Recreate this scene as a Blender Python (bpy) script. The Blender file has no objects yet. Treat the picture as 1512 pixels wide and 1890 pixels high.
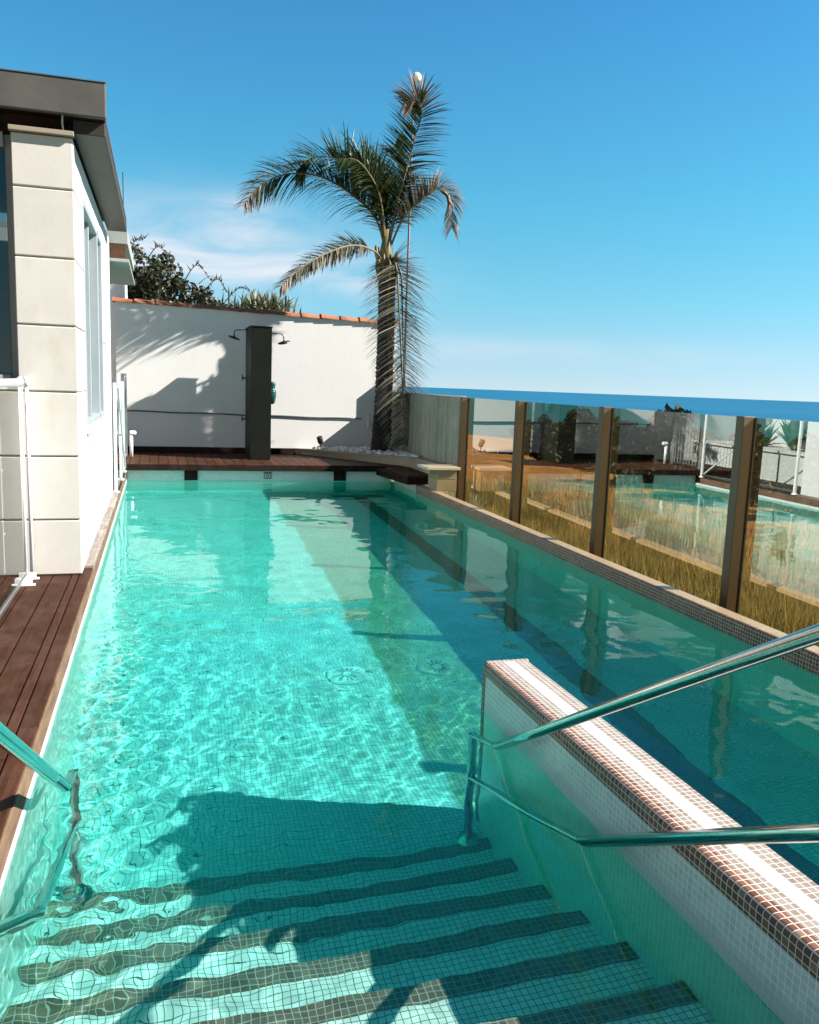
import bpy, math, random
import numpy as np
from mathutils import Vector, Matrix

random.seed(7)
rng = np.random.default_rng(7)
S = bpy.context.scene
C = S.collection

# ------------------------------------------------------------------ camera
cam_d = bpy.data.cameras.new("camera")
cam = bpy.data.objects.new("camera", cam_d)
C.objects.link(cam)
S.camera = cam
cam_d.sensor_fit = 'HORIZONTAL'
cam_d.sensor_width = 36.0
cam_d.lens = 36.0 * 1550.0 / 1512.0
cam_d.clip_start = 0.05
cam_d.clip_end = 90000.0
RM = [[0.9584770037592529, 0.007652562716884831, -0.28506713516038457],
      [-0.28282912342961053, 0.15332637144888173, -0.9468361583496681],
      [0.03646258636908457, 0.9881459720619133, 0.1491241687088091]]
M = Matrix(RM).to_4x4()
M.translation = (0, 0, 1.6)
cam.matrix_world = M

# ------------------------------------------------------------------ sky, sun, exposure
SUN_EL, SUN_AZ = math.radians(36.5), math.atan2(.788, -.287)
SUN_DIR = Vector((-0.7554, 0.2749, -0.5948)).normalized()
W = bpy.data.worlds.new("World")
S.world = W
W.use_nodes = True
nt = W.node_tree
N, L = nt.nodes, nt.links
bg = N['Background']
bg.inputs['Strength'].default_value = 0.055
sky = N.new('ShaderNodeTexSky')
sky.sky_type = 'NISHITA'
sky.sun_disc = False
sky.sun_elevation = SUN_EL
sky.sun_rotation = SUN_AZ
sky.altitude = 0
sky.air_density = 1.0
sky.dust_density = 0.25
sky.ozone_density = 2.0
skv = N.new('ShaderNodeTexCoord')
skm = N.new('ShaderNodeVectorMath')
skm.operation = 'MULTIPLY_ADD'
skm.inputs[1].default_value = (1, 1, .85)
skm.inputs[2].default_value = (0, 0, .10)
L.new(skv.outputs['Generated'], skm.inputs[0])
L.new(skm.outputs[0], sky.inputs['Vector'])
hsv = N.new('ShaderNodeHueSaturation')
hsv.inputs['Hue'].default_value = .485
hsv.inputs['Saturation'].default_value = 1.12
L.new(sky.outputs[0], hsv.inputs['Color'])
tc = N.new('ShaderNodeTexCoord')


def wmath(op, a, b=None, c=None, clamp=False):
    n = N.new('ShaderNodeMath')
    n.operation = op
    n.use_clamp = clamp
    for i, v in enumerate((a, b, c)):
        if v is None:
            continue
        if isinstance(v, (int, float)):
            n.inputs[i].default_value = v
        else:
            L.new(v, n.inputs[i])
    return n.outputs[0]


sep = N.new('ShaderNodeSeparateXYZ')
L.new(tc.outputs['Generated'], sep.inputs[0])
mp = N.new('ShaderNodeMapping')
mp.inputs['Scale'].default_value = (4.0, 4.0, 15.0)
mp.inputs['Rotation'].default_value = (0, math.radians(8), 0)
L.new(tc.outputs['Generated'], mp.inputs[0])
cn = N.new('ShaderNodeTexNoise')
cn.inputs['Scale'].default_value = 1.5
cn.inputs['Detail'].default_value = 7
cn.inputs['Roughness'].default_value = .52
cn.inputs['Distortion'].default_value = .7
L.new(mp.outputs[0], cn.inputs['Vector'])


def blob(x0, sx, z0, sz):
    dx = wmath('DIVIDE', wmath('SUBTRACT', sep.outputs[0], x0), sx)
    dz = wmath('DIVIDE', wmath('SUBTRACT', sep.outputs[2], z0), sz)
    r2 = wmath('ADD', wmath('MULTIPLY', dx, dx), wmath('MULTIPLY', dz, dz))
    return wmath('POWER', 2.718, wmath('MULTIPLY', r2, -1.0))


# clear maritime air: richer blue away from the horizon, deeper overhead
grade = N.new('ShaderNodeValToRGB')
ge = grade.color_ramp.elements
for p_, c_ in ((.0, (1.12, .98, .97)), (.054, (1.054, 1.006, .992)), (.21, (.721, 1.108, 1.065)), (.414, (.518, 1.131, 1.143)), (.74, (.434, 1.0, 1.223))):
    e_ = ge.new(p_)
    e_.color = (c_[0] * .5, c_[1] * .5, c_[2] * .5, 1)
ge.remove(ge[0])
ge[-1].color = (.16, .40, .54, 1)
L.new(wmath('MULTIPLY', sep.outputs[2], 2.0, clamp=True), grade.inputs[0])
rear_dim = wmath('MULTIPLY_ADD', wmath('MULTIPLY_ADD', sep.outputs[1], 2.0, .5, clamp=True), .58, .42)  # unseen sky behind the camera dimmed on purpose, so shaded walls come out darker
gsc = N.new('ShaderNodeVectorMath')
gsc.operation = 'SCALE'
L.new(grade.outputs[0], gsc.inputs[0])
L.new(wmath('MULTIPLY', rear_dim, 2.0), gsc.inputs['Scale'])
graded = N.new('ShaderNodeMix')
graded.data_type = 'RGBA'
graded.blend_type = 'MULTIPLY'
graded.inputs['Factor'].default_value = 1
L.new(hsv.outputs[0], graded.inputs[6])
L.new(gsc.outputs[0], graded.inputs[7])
fwd = wmath('GREATER_THAN', sep.outputs[1], 0.0)
m1 = wmath('ADD', blob(.03, .16, .137, .046), wmath('MULTIPLY', blob(.33, .25, .045, .014), .30))
m1 = wmath('ADD', m1, wmath('MULTIPLY', blob(.19, .09, .118, .016), .55))
m1 = wmath('ADD', m1, wmath('MULTIPLY', blob(.085, .035, .183, .016), .45))
mask = wmath('MULTIPLY', wmath('MULTIPLY', m1, fwd),
             wmath('MULTIPLY_ADD', cn.outputs['Fac'], 3.6, -.95, clamp=True), clamp=True)
mixc = N.new('ShaderNodeMix')
mixc.data_type = 'RGBA'
L.new(wmath('MULTIPLY', mask, .92, clamp=True), mixc.inputs['Factor'])
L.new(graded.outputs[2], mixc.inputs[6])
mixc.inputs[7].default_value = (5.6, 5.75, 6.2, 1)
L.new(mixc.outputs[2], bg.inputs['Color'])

sun_d = bpy.data.lights.new("sun", 'SUN')
sun_d.energy = 4.8
sun_d.angle = math.radians(.5)
sun_d.color = (1, .955, .89)
sun_d.cycles.is_caustics_light = True
sun = bpy.data.objects.new("sun", sun_d)
C.objects.link(sun)
sun.rotation_euler = SUN_DIR.to_track_quat('-Z', 'Y').to_euler()
sun.location = (12, -4, 12)

S.view_settings.view_transform = 'Standard'
S.view_settings.look = 'None'
S.view_settings.exposure = 1.5
S.view_settings.gamma = 1.0
S.cycles.use_denoising = True
S.cycles.max_bounces = 14
S.cycles.transmission_bounces = 12
S.cycles.transparent_max_bounces = 24
S.cycles.diffuse_bounces = 4
S.cycles.volume_bounces = 2
S.cycles.sample_clamp_indirect = 8.0

# ------------------------------------------------------------------ materials


class NB:
    def __init__(self, name):
        self.m = bpy.data.materials.new(name)
        self.m.use_nodes = True
        self.nt = self.m.node_tree
        self.p = self.nt.nodes['Principled BSDF']
        self.out = self.nt.nodes['Material Output']

    def n(self, t, **kw):
        nd = self.nt.nodes.new(t)
        for k, v in kw.items():
            if k.startswith('i_'):
                nd.inputs[k[2:].replace('_', ' ')].default_value = v
            else:
                setattr(nd, k, v)
        return nd

    def l(self, a, b):
        self.nt.links.new(a, b)

    def coord(self, kind='Object', scale=(1, 1, 1)):
        t = self.n('ShaderNodeTexCoord')
        mpp = self.n('ShaderNodeMapping')
        mpp.inputs['Scale'].default_value = scale
        self.l(t.outputs[kind], mpp.inputs[0])
        return mpp.outputs[0]

    def noise(self, vec, scale, detail=4, rough=.55, dist=0):
        nd = self.n('ShaderNodeTexNoise')
        nd.inputs['Scale'].default_value = scale
        nd.inputs['Detail'].default_value = detail
        nd.inputs['Roughness'].default_value = rough
        nd.inputs['Distortion'].default_value = dist
        self.l(vec, nd.inputs['Vector'])
        return nd.outputs['Fac']

    def ramp(self, fac, stops):
        r = self.n('ShaderNodeValToRGB')
        el = r.color_ramp.elements
        while len(el) < len(stops):
            el.new(.5)
        for e, (p, c) in zip(el, stops):
            e.position = p
            e.color = (*c, 1) if len(c) == 3 else c
        self.l(fac, r.inputs[0])
        return r.outputs[0]

    def mix(self, fac, a, b, mode='MIX'):
        m = self.n('ShaderNodeMix', data_type='RGBA', blend_type=mode)
        for sock, v in ((m.inputs[0], fac), (m.inputs[6], a), (m.inputs[7], b)):
            if isinstance(v, (int, float)):
                sock.default_value = v
            elif isinstance(v, tuple):
                sock.default_value = (*v, 1) if len(v) == 3 else v
            else:
                self.l(v, sock)
        return m.outputs[2]

    def mth(self, op, a, b=None, clamp=False):
        m = self.n('ShaderNodeMath', operation=op, use_clamp=clamp)
        for i, v in enumerate((a, b)):
            if v is None:
                continue
            if isinstance(v, (int, float)):
                m.inputs[i].default_value = v
            else:
                self.l(v, m.inputs[i])
        return m.outputs[0]

    def bump(self, h, strength=.3, dist=.01):
        b = self.n('ShaderNodeBump')
        b.inputs['Strength'].default_value = strength
        b.inputs['Distance'].default_value = dist
        self.l(h, b.inputs['Height'])
        self.l(b.outputs[0], self.p.inputs['Normal'])

    def base(self, c):
        if isinstance(c, tuple):
            self.p.inputs['Base Color'].default_value = (*c, 1)
        else:
            self.l(c, self.p.inputs['Base Color'])

    def rough(self, r):
        if isinstance(r, (int, float)):
            self.p.inputs['Roughness'].default_value = r
        else:
            self.l(r, self.p.inputs['Roughness'])


def mosaic(name, stops, grout, size=.025, mortar=.0014, rough=.22, stain=.12, stain_c=(.25, .22, .15), spec=.5, scale_line=None):
    b = NB(name)
    uv = b.n('ShaderNodeUVMap').outputs[0]
    br = b.n('ShaderNodeTexBrick', offset=0.0, squash=1.0)
    br.inputs['Scale'].default_value = 1.0
    br.inputs['Brick Width'].default_value = size
    br.inputs['Row Height'].default_value = size
    br.inputs['Mortar Size'].default_value = mortar
    br.inputs['Mortar Smooth'].default_value = .1
    br.inputs['Color1'].default_value = (0, 0, 0, 1)
    br.inputs['Color2'].default_value = (1, 1, 1, 1)
    b.l(uv, br.inputs['Vector'])
    sx = b.n('ShaderNodeSeparateColor')
    b.l(br.outputs['Color'], sx.inputs[0])
    # a per-tile value: white noise on the tile's grid cell
    sn = b.n('ShaderNodeVectorMath', operation='DIVIDE')
    sn.inputs[1].default_value = (size, size, size)
    b.l(uv, sn.inputs[0])
    fl = b.n('ShaderNodeVectorMath', operation='FLOOR')
    b.l(sn.outputs[0], fl.inputs[0])
    wn = b.n('ShaderNodeTexWhiteNoise', noise_dimensions='3D')
    b.l(fl.outputs[0], wn.inputs[0])
    col = b.ramp(wn.outputs['Value'], stops)
    big = b.noise(b.coord('Object'), 1.7, 6, .6)
    st = b.ramp(big, [(.45, (0, 0, 0)), (.75, (1, 1, 1))])
    col = b.mix(b.mth('MULTIPLY', st, stain), col, stain_c)
    col = b.mix(br.outputs['Fac'], col, grout)
    if scale_line:
        # limescale left at the waterline, ragged upper edge
        so = b.n('ShaderNodeSeparateXYZ')
        b.l(b.coord('Object'), so.inputs[0])
        lz = b.mth('SUBTRACT', scale_line, so.outputs[2])
        lz = b.mth('ADD', b.mth('MULTIPLY', lz, 30.0), b.mth('MULTIPLY', b.mth('SUBTRACT', b.noise(b.coord('Object', (1, 1, .3)), 9, 6, .65), .5), 1.6), clamp=True)
        col = b.mix(b.mth('MULTIPLY', lz, .82), col, (.50, .485, .45))
    b.base(col)
    b.p.inputs['Specular IOR Level'].default_value = spec
    b.rough(b.mth('ADD', b.mth('MULTIPLY', br.outputs['Fac'], .5), rough))
    b.bump(b.mth('SUBTRACT', 1.0, br.outputs['Fac']), .35, .002)
    return b.m


def wood(name, c1, c2, along='Y', rough=.55, contrast=1.0, grey=0.0):
    b = NB(name)
    sc = {'X': (1.2, 14, 14), 'Y': (14, 1.2, 14), 'Z': (14, 14, 1.2)}[along]
    v = b.coord('Object', sc)
    isl = b.n('ShaderNodeNewGeometry').outputs['Random Per Island']
    off = b.n('ShaderNodeVectorMath', operation='MULTIPLY_ADD')
    off.inputs[1].default_value = (1, 1, 1)
    b.l(v, off.inputs[0])
    cmb = b.n('ShaderNodeCombineXYZ')
    for i in range(3):
        b.l(b.mth('MULTIPLY', isl, 37.0 + i * 11), cmb.inputs[i])
    b.l(cmb.outputs[0], off.inputs[2])
    g = b.noise(off.outputs[0], 3.0, 8, .65, .6)
    fine = b.noise(off.outputs[0], 14.0, 5, .7, .2)
    f = b.mth('ADD', b.mth('MULTIPLY', g, .65), b.mth('MULTIPLY', fine, .35))
    col = b.ramp(f, [(.32, c1), (.68, c2)])
    h = b.n('ShaderNodeHueSaturation')
    b.l(col, h.inputs['Color'])
    b.l(b.mth('ADD', b.mth('MULTIPLY', isl, .55 * contrast), 1 - .27 * contrast), h.inputs['Value'])
    blot = b.noise(b.coord('Object'), 4.0, 6, .65)
    fac = b.ramp(blot, [(.48, (0, 0, 0)), (.70, (1, 1, 1))])
    col = b.mix(b.mth('MULTIPLY', fac, .42 + grey), h.outputs[0], (c2[0] * 1.2 + .02, c2[1] * 1.2 + .02, c2[2] * 1.2 + .025))
    b.base(col)
    b.rough(b.mth('ADD', b.mth('MULTIPLY', fine, .25), rough - .02))
    b.p.inputs['Specular IOR Level'].default_value = .12
    b.bump(f, .4, .004)
    return b.m


def plain(name, c, rough=.5, metal=0.0, var=.12, scale=3.0, bump=.0, bscale=40.0, bdist=.003, spec=None):
    b = NB(name)
    v = b.coord('Object')
    nz = b.noise(v, scale, 6, .6)
    lo = tuple(x * (1 - var) for x in c)
    hi = tuple(min(1, x * (1 + var)) for x in c)
    b.base(b.ramp(nz, [(.3, lo), (.7, hi)]))
    b.rough(b.mth('ADD', b.mth('MULTIPLY', nz, .2), max(.02, rough - .1)))
    b.p.inputs['Metallic'].default_value = metal
    if spec is not None:
        b.p.inputs['Specular IOR Level'].default_value = spec
    if bump:
        b.bump(b.noise(v, bscale, 5, .6), bump, bdist)
    return b.m


def plaster(name, c, streak=.12):
    b = NB(name)
    v = b.coord('Object')
    col = b.ramp(b.noise(v, 1.1, 7, .6), [(.35, tuple(x * .96 for x in c)), (.7, c)])
    sv = b.coord('Object', (5, 5, .35))
    s = b.ramp(b.noise(sv, 1.3, 6, .65), [(.55, (0, 0, 0)), (.8, (1, 1, 1))])
    col = b.mix(b.mth('MULTIPLY', s, streak), col, tuple(x * .72 for x in (c[0], c[1] * .97, c[2] * .9)))
    b.base(col)
    b.rough(.85)
    b.bump(b.noise(v, 26, 6, .65), .22, .01)
    return b.m


def limestone(name, c):
    b = NB(name)
    v = b.coord('Object')
    isl = b.n('ShaderNodeNewGeometry').outputs['Random Per Island']
    col = b.ramp(b.noise(v, 3.2, 8, .62, .4), [(.33, tuple(x * .90 for x in c)), (.68, c)])
    sp = b.ramp(b.noise(v, 45, 4, .7), [(.62, (0, 0, 0)), (.74, (1, 1, 1))])
    col = b.mix(b.mth('MULTIPLY', sp, .16), col, (c[0] * .62, c[1] * .55, c[2] * .42))
    sep_ = b.n('ShaderNodeSeparateXYZ')
    b.l(b.coord('Object'), sep_.inputs[0])
    h = b.n('ShaderNodeHueSaturation')
    b.l(col, h.inputs['Color'])
    b.l(b.mth('ADD', b.mth('MULTIPLY', isl, .10), .95), h.inputs['Value'])
    stain = b.noise(b.coord('Object', (2.5, 2.5, 1.2)), 2.0, 6, .65)
    stf = b.ramp(stain, [(.52, (0, 0, 0)), (.75, (1, 1, 1))])
    col = b.mix(b.mth('MULTIPLY', stf, .42), h.outputs[0], (c[0] * .80, c[1] * .70, c[2] * .52))
    b.base(col)
    b.rough(.62)
    b.bump(b.noise(v, 30, 6, .6), .12, .006)
    return b.m


def tinted_glass(name, tint, lo, hi, rough=.0):
    b = NB(name)
    b.nt.nodes.remove(b.p)
    tr = b.n('ShaderNodeBsdfTransparent')
    tr.inputs[0].default_value = (*tint, 1)
    gl = b.n('ShaderNodeBsdfGlossy')
    gl.inputs['Roughness'].default_value = rough
    gl.inputs['Color'].default_value = (.95, .97, .93, 1)
    fr = b.n('ShaderNodeFresnel')
    fr.inputs['IOR'].default_value = 1.5
    geo = b.n('ShaderNodeNewGeometry')
    f = b.mth('ADD', b.mth('MULTIPLY', fr.outputs[0], hi), lo, clamp=True)
    # reflect on the outward faces only, so that the slab mirrors once per side
    f = b.mth('MULTIPLY', f, b.mth('SUBTRACT', 1.0, geo.outputs['Backfacing']))
    mx = b.n('ShaderNodeMixShader')
    b.l(f, mx.inputs[0])
    b.l(tr.outputs[0], mx.inputs[1])
    b.l(gl.outputs[0], mx.inputs[2])
    b.l(mx.outputs[0], b.out.inputs['Surface'])
    return b.m


def leafmat(name, c1, c2, rough=.45, trans=.25):
    b = NB(name)
    isl = b.n('ShaderNodeNewGeometry').outputs['Random Per Island']
    b.base(b.ramp(isl, [(0, c1), (1, c2)]))
    b.rough(rough)
    tl = b.n('ShaderNodeBsdfTranslucent')
    b.l(b.ramp(isl, [(0, tuple(x * 1.3 for x in c1)), (1, tuple(x * 1.4 for x in c2))]), tl.inputs[0])
    mx = b.n('ShaderNodeMixShader')
    mx.inputs[0].default_value = trans
    b.l(b.p.outputs[0], mx.inputs[1])
    b.l(tl.outputs[0], mx.inputs[2])
    b.l(mx.outputs[0], b.out.inputs['Surface'])
    return b.m


MT = {}
MT['floor_tile'] = mosaic('pool_floor_mosaic', [(0, (.29, .56, .51)), (.5, (.36, .63, .57)), (1, (.43, .69, .63))], (.07, .13, .11), stain=.16, mortar=.0013)
MT['aqua_tile'] = mosaic('aqua_wall_mosaic', [(0, (.27, .55, .44)), (.5, (.32, .61, .50)), (1, (.37, .66, .55))], (.52, .66, .60), stain=.12, stain_c=(.2, .36, .25))
MT['step_tile'] = mosaic('pool_step_mosaic', [(0, (.60, .60, .54)), (.5, (.69, .675, .61)), (1, (.75, .73, .67))], (.085, .095, .075), stain=.2, stain_c=(.36, .36, .24), mortar=.0014)
MT['wall_tile'] = mosaic('pool_wall_mosaic', [(0, (.60, .64, .62)), (1, (.70, .72, .70))], (.74, .74, .72), stain=.10)
MT['lane_tile'] = mosaic('lane_line_mosaic', [(0, (.012, .02, .02)), (1, (.04, .055, .05))], (.10, .12, .11), stain=.2)
MT['nose_tile'] = mosaic('step_nosing_mosaic', [(0, (.10, .062, .036)), (.5, (.145, .092, .056)), (1, (.19, .125, .08))], (.34, .31, .26), stain=.15)
MT['brown_tile'] = mosaic('brown_edge_mosaic', [(0, (.105, .044, .026)), (.5, (.165, .072, .043)), (.8, (.20, .10, .065)), (1, (.25, .15, .105))], (.70, .60, .52), mortar=.0014, stain=.05, rough=.45, spec=.22)
MT['beige_tile'] = mosaic('beige_cap_mosaic', [(0, (.235, .17, .115)), (.5, (.285, .225, .175)), (1, (.32, .265, .215))], (.58, .54, .49), mortar=.0016, stain=.06)
MT['white_tile'] = mosaic('white_cap_mosaic', [(0, (.56, .55, .53)), (1, (.62, .61, .59))], (.50, .49, .46), mortar=.0012, stain=.08)
MT['grey_tile'] = mosaic('pale_grey_mosaic', [(0, (.51, .51, .46)), (.5, (.58, .57, .52)), (1, (.63, .61, .55))], (.74, .74, .71), mortar=.0014, stain=.25, stain_c=(.55, .50, .45), scale_line=.075)
MT['cap_tile'] = mosaic('coping_mosaic', [(0, (.58, .475, .40)), (1, (.68, .585, .51))], (.74, .66, .58), mortar=.0012, stain=.10)
MT['deck'] = wood('deck_boards', (.013, .0048, .0022), (.070, .0265, .0115), 'Y', .5)
MT['deck_dark'] = wood('deck_fascia_timber', (.012, .005, .004), (.03, .012, .008), 'X', .6)
MT['deck_x'] = wood('terrace_boards', (.016, .006, .004), (.06, .022, .013), 'X', .5)
MT['grey_wood'] = wood('weathered_board', (.10, .08, .065), (.34, .30, .27), 'Y', .75, .6, .3)
MT['fascia_wood'] = wood('deck_edge_board', (.07, .04, .026), (.22, .14, .09), 'Y', .65, .4)
MT['fence_wood'] = wood('pale_fence_boards', (.24, .23, .18), (.40, .39, .32), 'Z', .7, .55)
MT['soffit_wood'] = wood('dark_soffit_boards', (.012, .006, .006), (.035, .014, .011), 'X', .6)
MT['canopy_wood'] = wood('canopy_timber', (.05, .022, .012), (.10, .05, .03), 'X', .6)
MT['stucco'] = plaster('white_stucco', (.68, .665, .64), .2)
MT['house'] = plaster('white_house_paint', (.66, .66, .65), .05)
MT['stone'] = limestone('cream_limestone', (.665, .615, .555))
MT['joint'] = plain('stone_joint', (.30, .27, .23), .9)
MT['planter_stone'] = limestone('planter_stone', (.36, .29, .21))
MT['concrete'] = plain('roof_concrete', (.085, .078, .068), .75, var=.28, scale=2.2, bump=.25, bscale=30)
MT['zinc'] = plain('soffit_zinc', (.034, .029, .020), .55, var=.22, scale=3.0)
MT['white_metal'] = plain('white_lacquer', (.78, .78, .78), .3, var=.03)
MT['alu'] = plain('brushed_aluminium', (.62, .64, .65), .34, 1.0, var=.06)
MT['frame_grey'] = plain('grey_window_frame', (.40, .44, .46), .35, .3, var=.06)
MT['pole_grey'] = plain('weathered_pole_paint', (.12, .115, .10), .6, var=.2)
MT['canopy_paint'] = plaster('grey_green_canopy_paint', (.26, .285, .26), .1)
MT['drain_aqua'] = plain('aqua_drain_plastic', (.40, .60, .55), .5, var=.05)
MT['drain_slot'] = plain('drain_slot_grey_green', (.10, .21, .19), .6)
MT['frame_warm'] = plain('warm_grey_frame', (.36, .33, .30), .4, var=.06)
MT['bronze'] = plain('bronze_post_paint', (.105, .072, .040), .5, .1, var=.06)
MT['black'] = plain('black_rubber', (.012, .012, .012), .6)
MT['tower'] = plain('dark_green_grey_cladding', (.010, .011, .008), .5, var=.15, scale=1.5, spec=.12)
MT['chrome_dark'] = plain('dark_fittings', (.05, .05, .05), .3, .6)
MT['bottle'] = plain('green_plastic', (.012, .075, .068), .2, var=.15)
MT['terracotta'] = plain('terracotta_tile', (.30, .105, .045), .75, var=.45, scale=5.0, bump=.3)
MT['cable'] = plain('grey_conduit', (.10, .105, .11), .6)
MT['box'] = plain('white_plastic_box', (.55, .55, .52), .5)
MT['pebble'] = plain('white_pebble', (.62, .60, .56), .6, var=.3, scale=9)
MT['trunk'] = plain('palm_trunk_fibre', (.020, .0145, .010), .9, var=.6, scale=9.0, bump=.9, bscale=22, bdist=.05)
MT['rachis'] = plain('frond_stem', (.16, .13, .055), .55, var=.3)
MT['frond'] = leafmat('palm_leaflet_green', (.016, .030, .007), (.06, .088, .025), .38, .18)
MT['frond_mid'] = leafmat('palm_leaflet_dull', (.030, .028, .018), (.15, .13, .08), .5, .16)
MT['frond_dry'] = leafmat('palm_leaflet_dry', (.15, .105, .07), (.38, .30, .22), .6, .2)
MT['frond_hang'] = leafmat('palm_leaflet_hanging', (.06, .06, .042), (.36, .35, .26), .28, .12)
MT['bark'] = plain('bark', (.06, .045, .03), .9, var=.4, bump=.5)
MT['bush'] = leafmat('bush_leaf', (.014, .020, .008), (.06, .066, .03), .5, .15)
MT['bush2'] = leafmat('shrub_leaf', (.006, .014, .004), (.022, .042, .012), .7, .08)
MT['yucca'] = leafmat('yucca_leaf', (.04, .055, .022), (.20, .21, .12), .45, .15)
MT['agave'] = leafmat('agave_leaf', (.03, .075, .03), (.10, .19, .075), .4, .15)
MT['grass'] = leafmat('dry_grass_blade', (.11, .115, .035), (.44, .37, .17), .6, .3)
MT['lens'] = plain('white_lamp_glass', (.80, .79, .75), .25, var=.03)

b = NB('stainless_steel')
nz = b.noise(b.coord('Object', (30, 30, 30)), 3, 4, .6)
b.base(b.ramp(nz, [(.3, (.40, .41, .40)), (.7, (.52, .53, .52))]))
b.p.inputs['Metallic'].default_value = 1
b.rough(b.mth('ADD', b.mth('MULTIPLY', nz, .08), .05))
MT['steel'] = b.m

b = NB('meadow_soil')
v = b.coord('Object')
near_c = b.ramp(b.noise(v, 2.2, 8, .65), [(.3, (.20, .175, .06)), (.5, (.33, .28, .10)), (.7, (.42, .35, .15))])
far_c = b.ramp(b.noise(v, .8, 8, .68), [(.3, (.19, .085, .03)), (.5, (.42, .20, .075)), (.7, (.56, .34, .15))])
sx_ = b.n('ShaderNodeSeparateXYZ')
b.l(v, sx_.inputs[0])
f_ = b.mth('ADD', b.mth('MULTIPLY', b.mth('SUBTRACT', sx_.outputs[0], 5.2), .9), b.mth('MULTIPLY', b.mth('SUBTRACT', b.noise(v, 1.3, 5, .6), .5), 2.0), clamp=True)
col = b.mix(f_, near_c, far_c)
col = b.mix(b.ramp(b.noise(v, 7, 6, .7), [(.45, (0, 0, 0)), (.72, (.8, .8, .8))]), col, (.07, .075, .025))
b.base(col)
b.rough(.95)
b.bump(b.noise(v, 14, 6, .7), .8, .06)
MT['ground'] = b.m

b = NB('sea_water')
v = b.coord('Object', (.0016, .0003, .001))
b.base(b.ramp(b.noise(v, 1.0, 9, .7), [(.3, (.006, .082, .155)), (.7, (.014, .125, .215))]))
b.rough(.55)
b.p.inputs['Specular IOR Level'].default_value = .12
MT['sea'] = b.m

b = NB('ribbed_white_panel')
wv = b.n('ShaderNodeTexWave', wave_type='BANDS', bands_direction='Z')
wv.inputs['Scale'].default_value = 11
b.l(b.coord('Object'), wv.inputs['Vector'])
b.base((.80, .80, .79))
b.rough(.6)
b.bump(wv.outputs['Fac'], .8, .02)
MT['ribbed'] = b.m

MT['fence_glass'] = tinted_glass('bronze_solar_glass', (.82, .73, .55), .27, 1.1)
MT['clear_glass'] = tinted_glass('clear_glass', (.93, .96, .95), .02, .9)
MT['window_glass'] = tinted_glass('window_glass', (.50, .54, .54), .10, .9)

# water: a refracting rippled skin, and a clear body that filters red
b = NB('pool_water_skin')
b.nt.nodes.remove(b.p)
g = b.n('ShaderNodeBsdfGlass')
g.inputs['IOR'].default_value = 1.333
g.inputs['Roughness'].default_value = 0
b.l(g.outputs[0], b.out.inputs['Surface'])
MT['water'] = b.m
b = NB('pool_water_body')
b.nt.nodes.remove(b.p)
va = b.n('ShaderNodeVolumeAbsorption')
va.inputs['Color'].default_value = (.0, .948, .925, 1)
va.inputs['Density'].default_value = .85
vs_ = b.n('ShaderNodeVolumeScatter')
vs_.inputs['Color'].default_value = (.06, 1, .90, 1)
vs_.inputs['Density'].default_value = .06
vs_.inputs['Anisotropy'].default_value = .2
ad = b.n('ShaderNodeAddShader')
b.l(va.outputs[0], ad.inputs[0])
b.l(vs_.outputs[0], ad.inputs[1])
b.l(ad.outputs[0], b.out.inputs['Volume'])
MT['water_body'] = b.m

# ------------------------------------------------------------------ mesh helpers


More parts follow.
